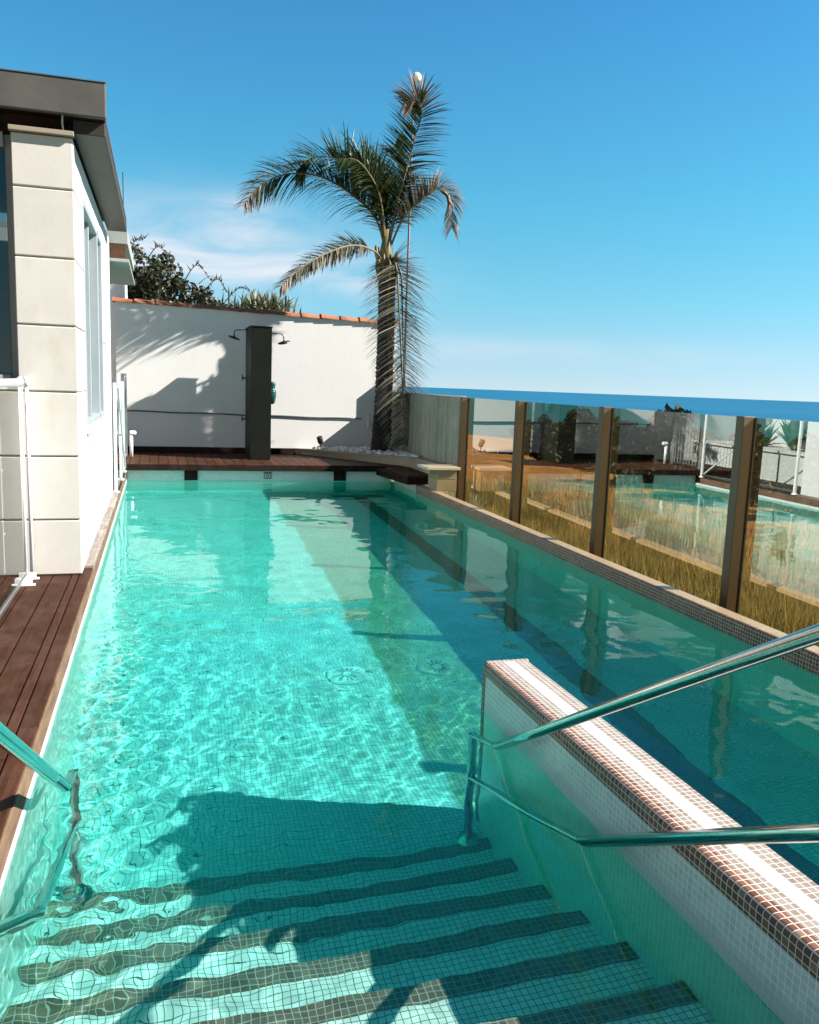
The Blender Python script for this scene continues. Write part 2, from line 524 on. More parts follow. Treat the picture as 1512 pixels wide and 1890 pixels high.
class MB:
    def __init__(self):
        self.v, self.f, self.mi = [], [], []

    def poly(self, pts, mi=0):
        a = len(self.v)
        self.v += [tuple(p) for p in pts]
        self.f.append(tuple(range(a, a + len(pts))))
        self.mi.append(mi)

    def box(self, x0, x1, y0, y1, z0, z1, mi=0, xf=None):
        a = len(self.v)
        pts = [Vector((x, y, z)) for x in (x0, x1) for y in (y0, y1) for z in (z0, z1)]
        if xf is not None:
            pts = [xf @ p for p in pts]
        self.v += [tuple(p) for p in pts]
        for q in ((0, 1, 3, 2), (4, 6, 7, 5), (0, 4, 5, 1), (2, 3, 7, 6), (0, 2, 6, 4), (1, 5, 7, 3)):
            self.f.append(tuple(a + i for i in q))
            self.mi.append(mi)
        return self

    def prism(self, pts, z0, z1, mi=0):
        """pts: xy outline counter-clockwise; z0/z1 numbers or per-point lists"""
        n = len(pts)
        a = len(self.v)
        zl = z0 if isinstance(z0, (list, tuple)) else [z0] * n
        zh = z1 if isinstance(z1, (list, tuple)) else [z1] * n
        self.v += [(p[0], p[1], z) for p, z in zip(pts, zl)] + [(p[0], p[1], z) for p, z in zip(pts, zh)]
        self.f.append(tuple(a + i for i in reversed(range(n))))
        self.f.append(tuple(a + n + i for i in range(n)))
        self.mi += [mi, mi]
        for i in range(n):
            j = (i + 1) % n
            self.f.append((a + i, a + j, a + n + j, a + n + i))
            self.mi.append(mi)
        return self

    def profile(self, prof, p0, p1, right, up, mi=None, closed=True):
        """extrude a 2-D profile [(r,u)...] from p0 to p1"""
        p0, p1, right, up = Vector(p0), Vector(p1), Vector(right), Vector(up)
        n = len(prof)
        a = len(self.v)
        for P in (p0, p1):
            self.v += [tuple(P + right * r + up * u) for r, u in prof]
        for i in range(n if closed else n - 1):
            j = (i + 1) % n
            self.f.append((a + i, a + n + i, a + n + j, a + j))
            self.mi.append(0 if mi is None else mi[i])
        if closed:
            self.f.append(tuple(a + i for i in range(n)))
            self.f.append(tuple(a + n + i for i in reversed(range(n))))
            self.mi += [0, 0]
        return self

    def tube(self, pts, r, seg=12, mi=0, cap=True):
        pts = [Vector(p) for p in pts]
        rr = r if isinstance(r, (list, tuple)) else [r] * len(pts)
        a = len(self.v)
        prev = None
        for i, p in enumerate(pts):
            t = (pts[min(i + 1, len(pts) - 1)] - pts[max(i - 1, 0)]).normalized()
            if prev is None:
                u = t.orthogonal().normalized()
            else:
                u = (prev - t * prev.dot(t)).normalized()
            prev = u
            w = t.cross(u)
            for k in range(seg):
                th = 2 * math.pi * k / seg
                self.v.append(tuple(p + (u * math.cos(th) + w * math.sin(th)) * rr[i]))
        for i in range(len(pts) - 1):
            for k in range(seg):
                k2 = (k + 1) % seg
                self.f.append((a + i * seg + k, a + i * seg + k2, a + (i + 1) * seg + k2, a + (i + 1) * seg + k))
                self.mi.append(mi)
        if cap:
            self.f.append(tuple(a + k for k in reversed(range(seg))))
            e = a + (len(pts) - 1) * seg
            self.f.append(tuple(e + k for k in range(seg)))
            self.mi += [mi, mi]
        return self

    def lathe(self, prof, center, axis=(0, 0, 1), seg=20, mi=0):
        axis = Vector(axis).normalized()
        u = axis.orthogonal().normalized()
        w = axis.cross(u)
        c = Vector(center)
        a = len(self.v)
        for r, h in prof:
            for k in range(seg):
                th = 2 * math.pi * k / seg
                self.v.append(tuple(c + axis * h + (u * math.cos(th) + w * math.sin(th)) * max(r, 1e-4)))
        for i in range(len(prof) - 1):
            for k in range(seg):
                k2 = (k + 1) % seg
                self.f.append((a + i * seg + k, a + i * seg + k2, a + (i + 1) * seg + k2, a + (i + 1) * seg + k))
                self.mi.append(mi)
        self.f.append(tuple(a + k for k in reversed(range(seg))))
        e = a + (len(prof) - 1) * seg
        self.f.append(tuple(e + k for k in range(seg)))
        self.mi += [mi, mi]
        return self

    def build(self, name, mats, parent=None, smooth=False, bevel=0.0, wet=False):
        me = bpy.data.meshes.new(name)
        me.from_pydata(self.v, [], self.f)
        if not isinstance(mats, (list, tuple)):
            mats = [mats]
        for m in mats:
            me.materials.append(MT[m])
        me.polygons.foreach_set('material_index', self.mi)
        if smooth:
            me.polygons.foreach_set('use_smooth', [True] * len(me.polygons))
        me.update()
        if len(me.polygons) < 60000:
            nrm = np.empty(len(me.polygons) * 3, dtype=np.float32)
            me.polygons.foreach_get('normal', nrm)
            nrm = np.abs(nrm.reshape(-1, 3))
            ax = nrm.argmax(1)
            tot = np.empty(len(me.polygons), dtype=np.int32)
            me.polygons.foreach_get('loop_total', tot)
            la = np.repeat(ax, tot)
            vi = np.empty(len(me.loops), dtype=np.int32)
            me.loops.foreach_get('vertex_index', vi)
            co = np.array(self.v, dtype=np.float32)[vi]
            uu = np.where(la == 0, co[:, 1], co[:, 0])
            vv = np.where(la == 2, co[:, 1], co[:, 2])
            uvl = me.uv_layers.new(name='UVMap')
            uvl.data.foreach_set('uv', np.stack([uu, vv], 1).ravel())
        o = bpy.data.objects.new(name, me)
        C.objects.link(o)
        if parent is not None:
            o.parent = parent
            o.matrix_parent_inverse = parent.matrix_basis.inverted()
        if bevel:
            bv = o.modifiers.new('bevel', 'BEVEL')
            bv.width = bevel
            bv.segments = 2
            bv.limit_method = 'ANGLE'
        if wet:
            o.cycles.is_caustics_receiver = True
        return o


def tag(o, label=None, cat=None, group=None, kind=None):
    if label:
        o['label'] = label
    if cat:
        o['category'] = cat
    if group:
        o['group'] = group
    if kind:
        o['kind'] = kind
    return o


def thing(name, loc, label, cat, group=None):
    o = bpy.data.objects.new(name, None)
    o.empty_display_size = .2
    C.objects.link(o)
    o.location = loc
    o.matrix_basis = Matrix.Translation(loc)
    return tag(o, label, cat, group)


# ------------------------------------------------------------------ setting: sea and ground
mb = MB()
n = 96
ring = [(26000 * math.cos(2 * math.pi * k / n), 26000 * math.sin(2 * math.pi * k / n), -42) for k in range(n)]
mb.poly(ring)
tag(mb.build('sea', 'sea'), 'calm blue sea reaching a sharp level horizon', 'sea', kind='structure')


def gz(x, y):
    if x < 3.84:
        return -.06 * max(0, y - 26) if y > 15.75 else -1.9
    return max(-44, -.30 - .06 * max(0, x - 3.85) + .045 * max(0, x - 6) - .10 * max(0, x - 17) - .12 * max(0, x - 22) - .03 * max(0, abs(y - 8) - 25))


xs = [-80, -40, -20, -10, -6, -3.5, 0, 2, 3.835, 3.845, 4.2, 4.6, 5.2, 6, 7, 8, 9, 10, 12, 15, 20, 30, 50, 90, 160, 300, 460]
ys = [-160, -80, -40, -20, -10, -5, -2, 0, 2, 4, 6, 8, 10, 12, 14, 15.74, 15.76, 17, 19, 22, 26, 34, 50, 90, 160]
v = [(x, y, gz(x, y) + (.04 * math.sin(x * 3.1 + y * 1.7) if x > 5.3 else 0)) for y in ys for x in xs]
f = []
nx = len(xs)
for j in range(len(ys) - 1):
    for i in range(nx - 1):
        a = j * nx + i
        if xs[i] == 3.835 and ys[j] < 15.75:
            continue
        f.append((a, a + 1, a + nx + 1, a + nx))
mb = MB()
mb.v, mb.f, mb.mi = v, f, [0] * len(f)
tag(mb.build('ground', 'ground'), 'dry grassy ground sloping to the sea', 'ground', kind='structure')

# ------------------------------------------------------------------ pool
X0, X1, Y1, ZF = -.48, 3.70, 13.45, -1.262
DX0, DX1, DY1, DZ = 1.545, 1.79, 3.745, .25
YB = .6
pool = thing('swimming_pool', (1.6, 7, ZF), 'long narrow swimming pool lined with pale mosaic, filled with turquoise water', 'swimming pool')
mb = MB()
def zf(y):
    return ZF + .21 * min(1, max(0, (y - 4.0) / 9.45))


mb.profile([(-1.6, ZF - .15), (Y1 + .02, ZF - .15), (Y1 + .02, zf(Y1)), (4.0, ZF), (-1.6, ZF)], (X1 + .02, 0, 0), (X0 - .02, 0, 0), (0, 1, 0), (0, 0, 1))
mb.build('pool_floor', 'floor_tile', pool, wet=True)
mb = MB()
mb.box(X0 - .16, X0, -1.6, Y1 + .1, ZF - .15, -.004)
mb.build('side_wall', 'aqua_tile', pool, wet=True)
MB().box(X0 - .16, X0, -1.6, Y1 + .1, -.0039, .035).build('waterline_tiles', 'wall_tile', pool, wet=True)
mb = MB()
mb.box(X0, X1, Y1, Y1 + .2, ZF - .15, -.004)
mb.build('end_wall', 'aqua_tile', pool, wet=True)
MB().box(X0, X1, Y1, Y1 + .2, -.0039, .20).build('waterline_tiles', 'wall_tile', pool, wet=True)
mb = MB()
mb.box(X0, X1, -1.8, -1.6, ZF - .15, .10)
mb.build('end_wall', 'wall_tile', pool, wet=True)
# right-hand wall: white body, brown rounded edge, mosaic cap
mb = MB()
mb.box(X1, X1 + .13, -1.6, Y1, ZF - .15, -.012)
mb.build('side_wall', 'aqua_tile', pool, wet=True)
mb = MB()
zt = .118
r = .022
prof = [(0, -.011), (0, zt - r)]
for k in range(1, 6):
    t = math.pi / 2 * k / 5
    prof.append((r - r * math.cos(t), zt - r + r * math.sin(t)))
prof += [(.030, zt), (.030, -.011)]
mb.profile(prof, (X1, -1.6, 0), (X1, 12.0, 0), (1, 0, 0), (0, 0, 1))
mb.build('brown_edge', 'brown_tile', pool, wet=True)
mb = MB()
mb.box(X1 + .031, X1 + .135, -1.6, 13.3, -.011, zt)
mb.build('coping', 'cap_tile', pool)
mb = MB()
mb.box(X1 + .136, X1 + .15, -1.6, 13.3, -.6, zt - .03)
mb.build('outer_face', 'black', pool)
# steps
for k in range(1, 8):
    yk = 1.36 + .32 * k
    zk = -.18 * k
    mb = MB()
    y_prev = -1.6 if k == 1 else yk - .32
    if k == 1:
        mb.box(X0, DX0, y_prev, yk - .32, ZF, -.02)
        y_prev = yk - .32
    mb.box(X0, DX0, y_prev, yk, ZF - .1, zk)
    st = mb.build('step', 'step_tile', pool, wet=True)
    mb = MB()
    mb.box(X0 + .001, DX0 - .001, yk - .078, yk + .004, zk - .03, zk + .004)
    mb.build('nosing', 'nose_tile', st, wet=True)
# lane line with its end bars
mb = MB()
for x0, x1, y0, y1 in ((2.86, 2.86, 2.9, 4.0), (2.86, 3.0, 4.001, 12.7)):
    mb.poly([(x0 - .11, y0, zf(y0) + .004), (x0 + .11, y0, zf(y0) + .004), (x1 + .11, y1, zf(y1) + .004), (x1 - .11, y1, zf(y1) + .004)])
for y0, y1, xc in ((2.66, 2.898, 2.88), (12.702, 12.92, 3.0)):
    mb.poly([(xc - .42, y0, zf(y0) + .004), (xc + .42, y0, zf(y0) + .004), (xc + .42, y1, zf(y1) + .004), (xc - .42, y1, zf(y1) + .004)])
mb.build('lane_line', 'lane_tile', pool, wet=True)
for (x, y) in ((1.26, 5.56), (1.93, 5.56)):
    mb = MB()
    mb.lathe([(.135, 0), (.132, .010), (.118, .018), (.02, .0185)], (x, y, zf(y) + .002), seg=28)
    dr = mb.build('drain_cover', 'drain_aqua', pool, wet=True)
    mb = MB()
    for k in range(14):
        a = 2 * math.pi * k / 14
        xf = Matrix.Translation((x, y, zf(y) + .0185)) @ Matrix.Rotation(a, 4, 'Z')
        mb.box(.03, .095, -.006, .006, -.003, .003, 0, xf)
    mb.build('drain_grille', 'drain_slot', dr, wet=True)
# skimmer openings under the far deck
for x in (.47, 2.83):
    mb = MB()
    mb.box(x - .10, x + .10, Y1 - .03, Y1 - .001, .012, .172)
    mb.build('skimmer_flap', 'deck_dark', pool, wet=True)
# depth marker
depth = MB().box(1.59, 1.725, Y1 - .0035, Y1 - .001, .034, .15).build('depth_marker', 'white_tile', pool)
for z0, z1 in ((.126, .144), (.040, .050)):
    MB().box(1.595, 1.72, Y1 - .006, Y1 - .0035, z0, z1).build('marker_line', 'black', depth)
cu = bpy.data.curves.new('depth_number', 'FONT')
cu.body = '105'
cu.size = .092
cu.extrude = .001
cu.align_x = 'CENTER'
cu.space_character = 1.1
tmp = bpy.data.objects.new('depth_number_curve', cu)
C.objects.link(tmp)
bpy.context.view_layer.update()
me = bpy.data.meshes.new_from_object(tmp.evaluated_get(bpy.context.evaluated_depsgraph_get()))
bpy.data.objects.remove(tmp)
me.transform(Matrix.Translation((1.657, Y1 - .005, .056)) @ Matrix.Rotation(math.pi / 2, 4, 'X'))
me.materials.clear()
me.materials.append(MT['black'])
dn = bpy.data.objects.new('depth_number', me)
C.objects.link(dn)
dn.parent = depth

# dividing wall between steps and lane
div = thing('dividing_wall', ((DX0 + DX1) / 2, 2, ZF), 'low tiled dividing wall beside the pool steps, brown edges and white striped top', 'wall')
mb = MB()
YN = -1.6
mb.box(DX0, DX1, YN, DY1 - .001, -.0039, DZ - .062)
mb.build('wall_body', 'grey_tile', div, wet=True)
MB().box(DX0, DX1, YN, DY1 - .001, ZF, -.004).build('submerged_wall', 'aqua_tile', div, wet=True)
# the end face carries brown tiles along its edges
mb = MB()
mb.box(DX0 - .003, DX0 + .03, DY1 - .027, DY1 + .003, ZF, DZ - .0625)
mb.box(DX1 - .03, DX1 + .003, DY1 - .03, DY1 + .003, ZF, DZ - .062)
mb.build('corner_tiles', 'brown_tile', div, wet=True)
mb = MB()
r = .02
xw = DX1 - DX0
prof = [(-.002, -.062), (-.002, -r)]
for k in range(1, 6):
    t = math.pi / 2 * k / 5
    prof.append((r - r * math.cos(t) - .002, -r + r * math.sin(t)))
prof += [(.045, 0)]
nl = len(prof)
prof += [(.098, .0003), (.152, .0003), (xw - .02, 0), (xw + .002, -.02), (xw + .002, -.062)]
mi = [0] * (nl - 1) + [1, 2, 1, 1, 0, 0]
mb.profile(prof, (DX0, YN, DZ), (DX0, DY1 - .0005, DZ), (1, 0, 0), (0, 0, 1), mi + [0] * (len(prof) - len(mi)))
mb.build('cap', ['brown_tile', 'beige_tile', 'white_tile'], div, wet=True)
mb = MB()
mb.box(DX0 - .001, DX1 + .001, DY1 + .0005, DY1 + .005, DZ - .062, DZ - .018)
mb.box(DX0 + .012, DX1 - .012, DY1 - .022, DY1 + .004, DZ - .017, DZ + .003, 1)
mb.build('end_band', ['brown_tile', 'beige_tile'], div, wet=True)

# ------------------------------------------------------------------ water
def spacing(lo, hi, d0, d1):
    out = [lo]
    while out[-1] < hi:
        t = (out[-1] - lo) / (hi - lo)
        out.append(out[-1] + d0 + (d1 - d0) * t)
    out[-1] = hi
    return np.array(out)


wx = np.linspace(X0 - .01, X1 + .01, 250)
wy = spacing(YB, Y1 + .01, .0125, .030)
GX, GY = np.meshgrid(wx, wy)


def waves(n, l0, l1, slope, seed, spread=math.pi, main=0.0):
    r = np.random.default_rng(seed)
    Z = np.zeros_like(GX)
    for i in range(n):
        lam = math.exp(r.uniform(math.log(l0), math.log(l1)))
        th = main + r.uniform(-spread, spread)
        k = 2 * math.pi / lam
        wob = .25 * np.sin(GX * r.uniform(.6, 1.6) + GY * r.uniform(.6, 1.6) + r.uniform(0, 6))
        Z += (slope / k) * np.sin(k * (GX * math.cos(th) + GY * math.sin(th)) + r.uniform(0, 6.28) + wob * 6)
    return Z / math.sqrt(n / 2)


near = 1 / (1 + np.exp((GY - 6.6) * .9))
leftw = 1 / (1 + np.exp((GX - 1.6) * 1.8))
patch = .6 + .4 * np.sin(GX * 1.3 + GY * .7 + 1) * np.sin(GY * .9 - GX * .6)
Z = waves(34, .22, .8, .013, 1) * (.55 + .45 * near)
Z += waves(44, .08, .18, .019, 2) * (.16 + .84 * near * (.35 + .65 * leftw)) * patch
Z += waves(46, .04, .085, .0155, 3) * (.25 + .75 * near) * (.5 + .5 * leftw) * patch
Z += waves(30, .06, .16, .030, 4) * np.exp(-((GX + .25) / .45) ** 2) * near
wv = np.stack([GX.ravel(), GY.ravel(), Z.ravel()], 1)
nxw, nyw = GX.shape[1], GX.shape[0]
idx = np.arange(nxw * nyw).reshape(nyw, nxw)
wf = np.stack([idx[:-1, :-1], idx[:-1, 1:], idx[1:, 1:], idx[1:, :-1]], -1).reshape(-1, 4)
me = bpy.data.meshes.new('water')
me.from_pydata(wv.tolist(), [], wf.tolist())
me.polygons.foreach_set('use_smooth', [True] * len(me.polygons))
me.materials.append(MT['water'])
water = bpy.data.objects.new('water', me)
C.objects.link(water)
water.cycles.is_caustics_caster = True
tag(water, 'clear rippled turquoise water filling the swimming pool', 'water', kind='structure')
mb = MB()
mb.box(X0 - .05, X1 + .05, YB - .3, Y1 + .05, ZF - .06, .024)
tag(mb.build('water_body', 'water_body'), 'clear body of turquoise water below the rippled pool surface', 'water', kind='structure')

# ------------------------------------------------------------------ decks
def boards(name, x0, x1, y0, y1, z0, z1, widths, gap, along, mat, butts=(1.6, 3.2), seed=1):
    r = random.Random(seed)
    mb = MB()
    a0, a1, l0, l1 = (x0, x1, y0, y1) if along == 'Y' else (y0, y1, x0, x1)
    a = a1
    i = 0
    while a > a0 + .02:
        w = widths[i] if i < len(widths) else widths[-1]
        lo = max(a0, a - w)
        p = l0
        while p < l1 - .01:
            q = min(l1, p + r.uniform(*butts))
            if l1 - q < .3:
                q = l1
            dz = r.uniform(-.0015, .0015)
            if along == 'Y':
                mb.box(lo + gap / 2, a - gap / 2, p + .0015, q - .0015, z0, z1 + dz)
            else:
                mb.box(p + .0015, q - .0015, lo + gap / 2, a - gap / 2, z0, z1 + dz)
            p = q
        a = lo
        i += 1
    return mb.build(name, mat, bevel=.0035)


d = boards('deck', -3.4, -.487, -3.2, 6.62, .115, .15, [.078, .050, .128, .138], .007, 'Y', 'deck', (1.4, 2.6), 5)
tag(d, 'reddish brown boards of the narrow deck along the left pool edge', 'deck', kind='structure')
mb = MB()
mb.box(-3.4, -.50, -3.2, 6.6, -.2, .110)
tag(mb.build('deck_base', 'black'), kind='structure')
mb = MB()
mb.box(-.499, -.4815, -3.2, 13.3, .036, .138)
tag(mb.build('deck_edge_board', 'fascia_wood', bevel=.004), 'brown upright edge board between the deck and the left pool wall', 'board', kind='structure')
mb = MB()
mb.box(-.555, -.484, 6.63, 10.85, .115, .168)
tag(mb.build('weathered_board', 'grey_wood', bevel=.006), 'silvery weathered timber board at the foot of the white wall by the pool', 'board')
d = boards('deck', -3.4, -.487, 10.86, 13.3, .115, .15, [.14], .007, 'X', 'deck_x', (1.6, 2.6), 8)
tag(d, 'brown boards of the small terrace beyond the left building', 'deck', kind='structure')
d = boards('deck', -3.0, 4.05, 13.36, 15.5, .235, .27, [.145], .007, 'Y', 'deck', (2.2, 2.3), 11)
tag(d, 'brown boards of the raised deck across the far pool end', 'deck', kind='structure')
mb = MB()
mb.box(-.70, 3.9, 13.345, 13.36, .172, .262)
mb.box(-3.0, 3.9, 13.66, 15.5, .02, .228)
mb.box(-3.0, -.5, 13.36, 13.659, .02, .228)
tag(mb.build('deck_edge_board', 'deck_dark', bevel=.003), 'dark timber edge of the raised deck over the far pool end', 'board', kind='structure')
mb = MB()
mb.prism([(3.42, 13.343), (3.56, 12.0), (3.96, 12.0), (3.96, 13.343)], .124, .234)
tag(mb.build('deck_corner', 'deck_dark', bevel=.004), kind='structure')
d = boards('deck', 3.55, 3.97, 11.99, 13.35, .236, .262, [.138], .007, 'Y', 'deck', (2.2, 2.3), 15)
tag(d, 'brown boards of the short deck tongue at the far right pool corner', 'deck', kind='structure')
# timber lap at the foot of the far garden wall
mb = MB()
mb.box(-.70, 2.4, 15.38, 15.44, .271, .375)
tag(mb.build('skirting_beam', 'deck_dark', bevel=.004), 'dark timber beam along the foot of the far white wall', 'beam')
# near deck behind the steps
d = boards('deck', -.48, 1.54, -3.0, 1.2, .05, .10, [.14], .007, 'X', 'deck_x', (1.2, 2.1), 4)
tag(d, 'brown deck boards at the head of the pool steps', 'deck', kind='structure')

# ------------------------------------------------------------------ handrails
def rail(x, label, sgn):
    t = thing('handrail', (x, 3.6, -1.26), label, 'handrail')
    s = .594
    R = .0215

    def bend(p, q, rr, n=6):
        return [p.lerp(q, i / n) for i in range(n + 1)]
    yE, zE = 3.615, -.175
    top_y, top_z = 1.15, -.175 + (3.615 - 1.15) * s
    up = [Vector((x, yE, zE)), Vector((x, 2.9, zE + (yE - 2.9) * s)), Vector((x, top_y, top_z)),
          Vector((x, 1.02, top_z + .05)), Vector((x, .85, top_z + .08)), Vector((x, .35, top_z + .08)), Vector((x, .25, top_z + .05)), Vector((x, .22, top_z - .06)), Vector((x, .22, .10))]
    MB().tube(up, R, 16).build('upper_rail', 'steel', t, True, wet=True)
    zL = -.65
    lo = [Vector((x, yE, zL)), Vector((x, 1.1, zL + (yE - 1.1) * .585)), Vector((x, .95, zL + (yE - 1.1) * .585 + .05)), Vector((x, .22, zL + (yE - 1.1) * .585 + .07))]
    MB().tube(lo, R, 16).build('lower_rail', 'steel', t, True, wet=True)
    MB().tube([(x, yE, -1.26), (x, yE, zE + .012)], R, 16).build('post', 'steel', t, True, wet=True)
    MB().lathe([(.055, 0), (.055, .008), (.03, .014), (.024, .03)], (x, yE, -1.26), seg=20).build('foot_flange', 'steel', t, True, wet=True)
    MB().lathe([(.055, 0), (.055, .008), (.03, .014), (.024, .03)], (x, .22, .102), seg=20).build('foot_flange', 'steel', t, True)
    return t


rail(1.45, 'shiny steel double handrail going down into the water beside the tiled dividing wall', 1)
rail(-.36, 'shiny steel double handrail going down into the water beside the wooden deck', -1)

# ------------------------------------------------------------------ left building
bld = thing('building', (-2, 8.5, .15), 'cream stone and white poolside building under a grey flat roof', 'building')
XB = -.55
mb = MB()
zc = [.15, .555, 1.0095, 1.464, 1.9185, 2.373, 2.8275, 3.17]
for a_, b_ in zip(zc[:-1], zc[1:]):
    mb.box(-.93, XB + .004, 6.40, 7.06, a_ + .006, b_ - .006)
mb.build('corner_pier', 'stone', bld, bevel=.006)
mb = MB()
mb.box(-.92, XB - .008, 6.412, 7.05, .15, 3.17)
mb.build('pier_core', 'joint', bld)
mb = MB()
for a_, b_ in zip(zc[:-1], zc[1:]):
    mb.box(-.78, XB + .004, 9.22, 9.92, a_ + .006, b_ - .006)
mb.build('window_pier', 'stone', bld, bevel=.006)
mb = MB()
mb.box(-.77, XB - .008, 9.23, 9.91, .15, 3.17)
mb.build('pier_core', 'joint', bld)
mb = MB()
# curved bay left of the pier
pts_o, pts_i = [], []
for k in range(13):
    t = k / 12
    x = -.932 - 2.4 * t
    y = 6.47 - .10 * math.sin(t * math.pi) - .35 * t * t + .0
    pts_o.append((x, y))
    pts_i.append((x, y + .3))
for a_, b_ in ((.15, .555), (.555, 1.0095), (1.0095, 1.464)):
    mb.prism(pts_i[::1] + pts_o[::-1] if False else list(reversed(pts_o + pts_i[::-1])), a_ + .006, b_ - .006)
mb.build('bay_wall', 'stone', bld, bevel=.006)
mb = MB()
mb.prism(list(reversed([(x, y + .012) for x, y in pts_o] + [(x, y - .01) for x, y in pts_i[::-1]])), .15, 1.455)
mb.build('bay_core', 'joint', bld)
mb = MB()
mb.prism(list(reversed([(x, y - .03) for x, y in pts_o] + pts_i[::-1])), 1.465, 1.52)
mb.build('sill', 'stone', bld, bevel=.008)
# bay window
win = MB()
win.box(-.985, -.935, 6.50, 6.60, 1.52, 3.17)
for x in (-1.62, -2.3):
    win.box(x - .03, x + .03, 6.42, 6.52, 1.52, 3.17)
win.box(-3.3, -.985, 6.44, 6.54, 3.08, 3.17)
win.box(-3.3, -.985, 6.44, 6.54, 1.52, 1.57)
bw = win.build('window', 'frame_warm', bld, bevel=.004)
MB().box(-3.3, -.985, 6.485, 6.495, 1.57, 3.08).build('pane', 'window_glass', bw)
# wall along the pool
mb = MB()
mb.box(-.80, XB, 7.061, 9.219, 1.12, 1.17)
mb.box(-.80, XB, 7.061, 9.219, 2.93, 3.17)
mb.box(-.80, XB, 9.921, 10.85, .15, 3.17)
mb.box(-3.4, -.801, 10.6, 10.85, .15, 3.17)
mb.box(-3.4, -3.2, 6.8, 10.6, .15, 3.17)
mb.build('wall', 'house', bld)
MB().box(-.78, XB - .002, 7.061, 9.219, .15, 1.118).build('ribbed_panel', 'ribbed', bld)
mb = MB()
for (y0, y1) in ((7.062, 7.12), (8.58, 8.64), (9.16, 9.218)):
    mb.box(-.66, XB + .012, y0, y1, 1.172, 2.928)
mb.box(-.66, XB + .012, 7.12, 9.16, 1.172, 1.225)
mb.box(-.66, XB + .012, 7.12, 9.16, 2.868, 2.928)
mb.box(-.63, XB - .02, 7.98, 8.02, 1.226, 2.867)
pw = mb.build('window', 'frame_grey', bld, bevel=.004)
MB().box(-.612, -.604, 7.12, 9.16, 1.225, 2.868).build('pane', 'window_glass', pw)
MB().box(-.70, XB + .035, 7.03, 9.24, 1.128, 1.168).build('sill', 'house', bld, bevel=.004)
# interior floor so that the windows look into a room
MB().box(-3.4, -.8, 6.9, 10.6, .10, .16).build('room_floor', 'planter_stone', bld)
# roof
RX, RY0, RY1 = -.325, 6.32, 10.45
mb = MB()
mb.box(-4.4, RX, RY0, RY0 + .05, 3.295, 3.52)
mb.box(-4.4, RX - .013, RY0 + .051, RY1, 3.337, 3.36)
mb.build('roof', 'concrete', bld, bevel=.008)
MB().box(-4.4, RX + .005, RY0 - .005, RY0 + .06, 3.521, 3.528).build('roof_flashing', 'alu', bld)
MB().box(-4.4, RX - .014, RY0 + .051, RY1, 3.30, 3.336).build('soffit', 'soffit_wood', bld)
MB().box(-4.4, -.60, 6.47, 6.60, 3.171, 3.299).build('ceiling_beam', 'soffit_wood', bld)
MB().box(-.545, RX - .012, 6.44, RY1, 3.205, 3.299).build('gutter_box', 'zinc', bld, bevel=.006)
MB().box(-.94, -.535, 6.365, 6.43, 3.172, 3.203).build('wall_plate', 'planter_stone', bld, bevel=.003)
MB().tube([(-.36, 10.2, 3.36), (-.362, 10.2, 3.80)], .005, 6).build('roof_rod', 'chrome_dark', bld)
MB().tube([(-.60, 6.38, 3.20), (-.606, 6.37, 3.25), (-.60, 6.36, 3.33)], .006, 6).build('cable_tail', 'box', bld)
# lower canopy beyond the roof
MB().box(-3.0, -.34, 10.9, 13.6, 3.135, 3.29).build('canopy_roof', 'canopy_paint', bld, bevel=.006)
MB().box(-3.0, -.37, 10.9, 10.95, 2.965, 3.133).build('canopy_panel', 'canopy_wood', bld)
MB().box(-3.0, -.33, 10.88, 13.6, 2.925, 2.963).build('canopy_trim', 'canopy_paint', bld, bevel=.004)

# ------------------------------------------------------------------ near-left glass balustrade
gb = thing('glass_balustrade', (-.9, 5, .15), 'glass balustrade with pale metal rails on the deck, ending at the stone pier', 'balustrade')
MB().tube([(-.9, -1.5, 1.525), (-.9, 6.27, 1.525)], .026, 14).build('top_rail', 'white_metal', gb, True)
MB().box(-.912, -.888, -1.5, 6.27, .178, .205).build('bottom_rail', 'alu', gb, bevel=.003)
MB().box(-.905, -.895, -1.5, 6.24, .206, 1.50).build('glass_panel', 'clear_glass', gb)
for y, x in ((6.285, -.905), (6.365, -.875), (3.9, -.9), (1.5, -.9)):
    MB().tube([(x, y, .19), (x, y, 1.50)], .0135, 12).build('post', 'white_metal', gb, True)
    MB().lathe([(.022, 0), (.022, .05), (.014, .06)], (x, y, 1.50), seg=14).build('post_cap', 'white_metal', gb, True)
for y in (6.29, 6.10, 3.9):
    mb = MB()
    mb.prism([(-.93, y - .03), (-.82, y - .012), (-.82, y + .012), (-.93, y + .03)], .151, .163)
    mb.prism([(-.915, y - .014), (-.84, y - .008), (-.84, y + .008), (-.915, y + .014)], .166, .20)
    mb.build('foot', 'white_metal', gb, bevel=.003)

# ------------------------------------------------------------------ far-left terrace: balustrade, gate, planter
tb = thing('glass_balustrade', (-.52, 12, .15), 'glass balustrade on the little terrace beyond the white building, edge-on to the camera', 'balustrade')
for y in (10.95, 12.3, 13.32):
    MB().box(-.540, -.500, y - .02, y + .02, .17, 1.50).build('post', 'white_metal', tb, bevel=.004)
    MB().lathe([(.05, 0), (.045, .012), (.02, .03)], (-.52, y, .151), seg=14).build('foot', 'white_metal', tb)
MB().box(-.526, -.514, 10.97, 13.30, .21, 1.46).build('glass_panel', 'clear_glass', tb)
MB().box(-.535, -.505, 10.97, 13.30, .175, .205).build('bottom_rail', 'alu', tb)
gt = thing('metal_gate', (-.52, 14, .27), 'grey metal picket gate beside the far left corner of the pool', 'gate')
for y in (13.45, 14.40):
    MB().box(-.545, -.495, y - .025, y + .025, .275, 1.62).build('gate_post', 'alu', gt, bevel=.003)
mb = MB()
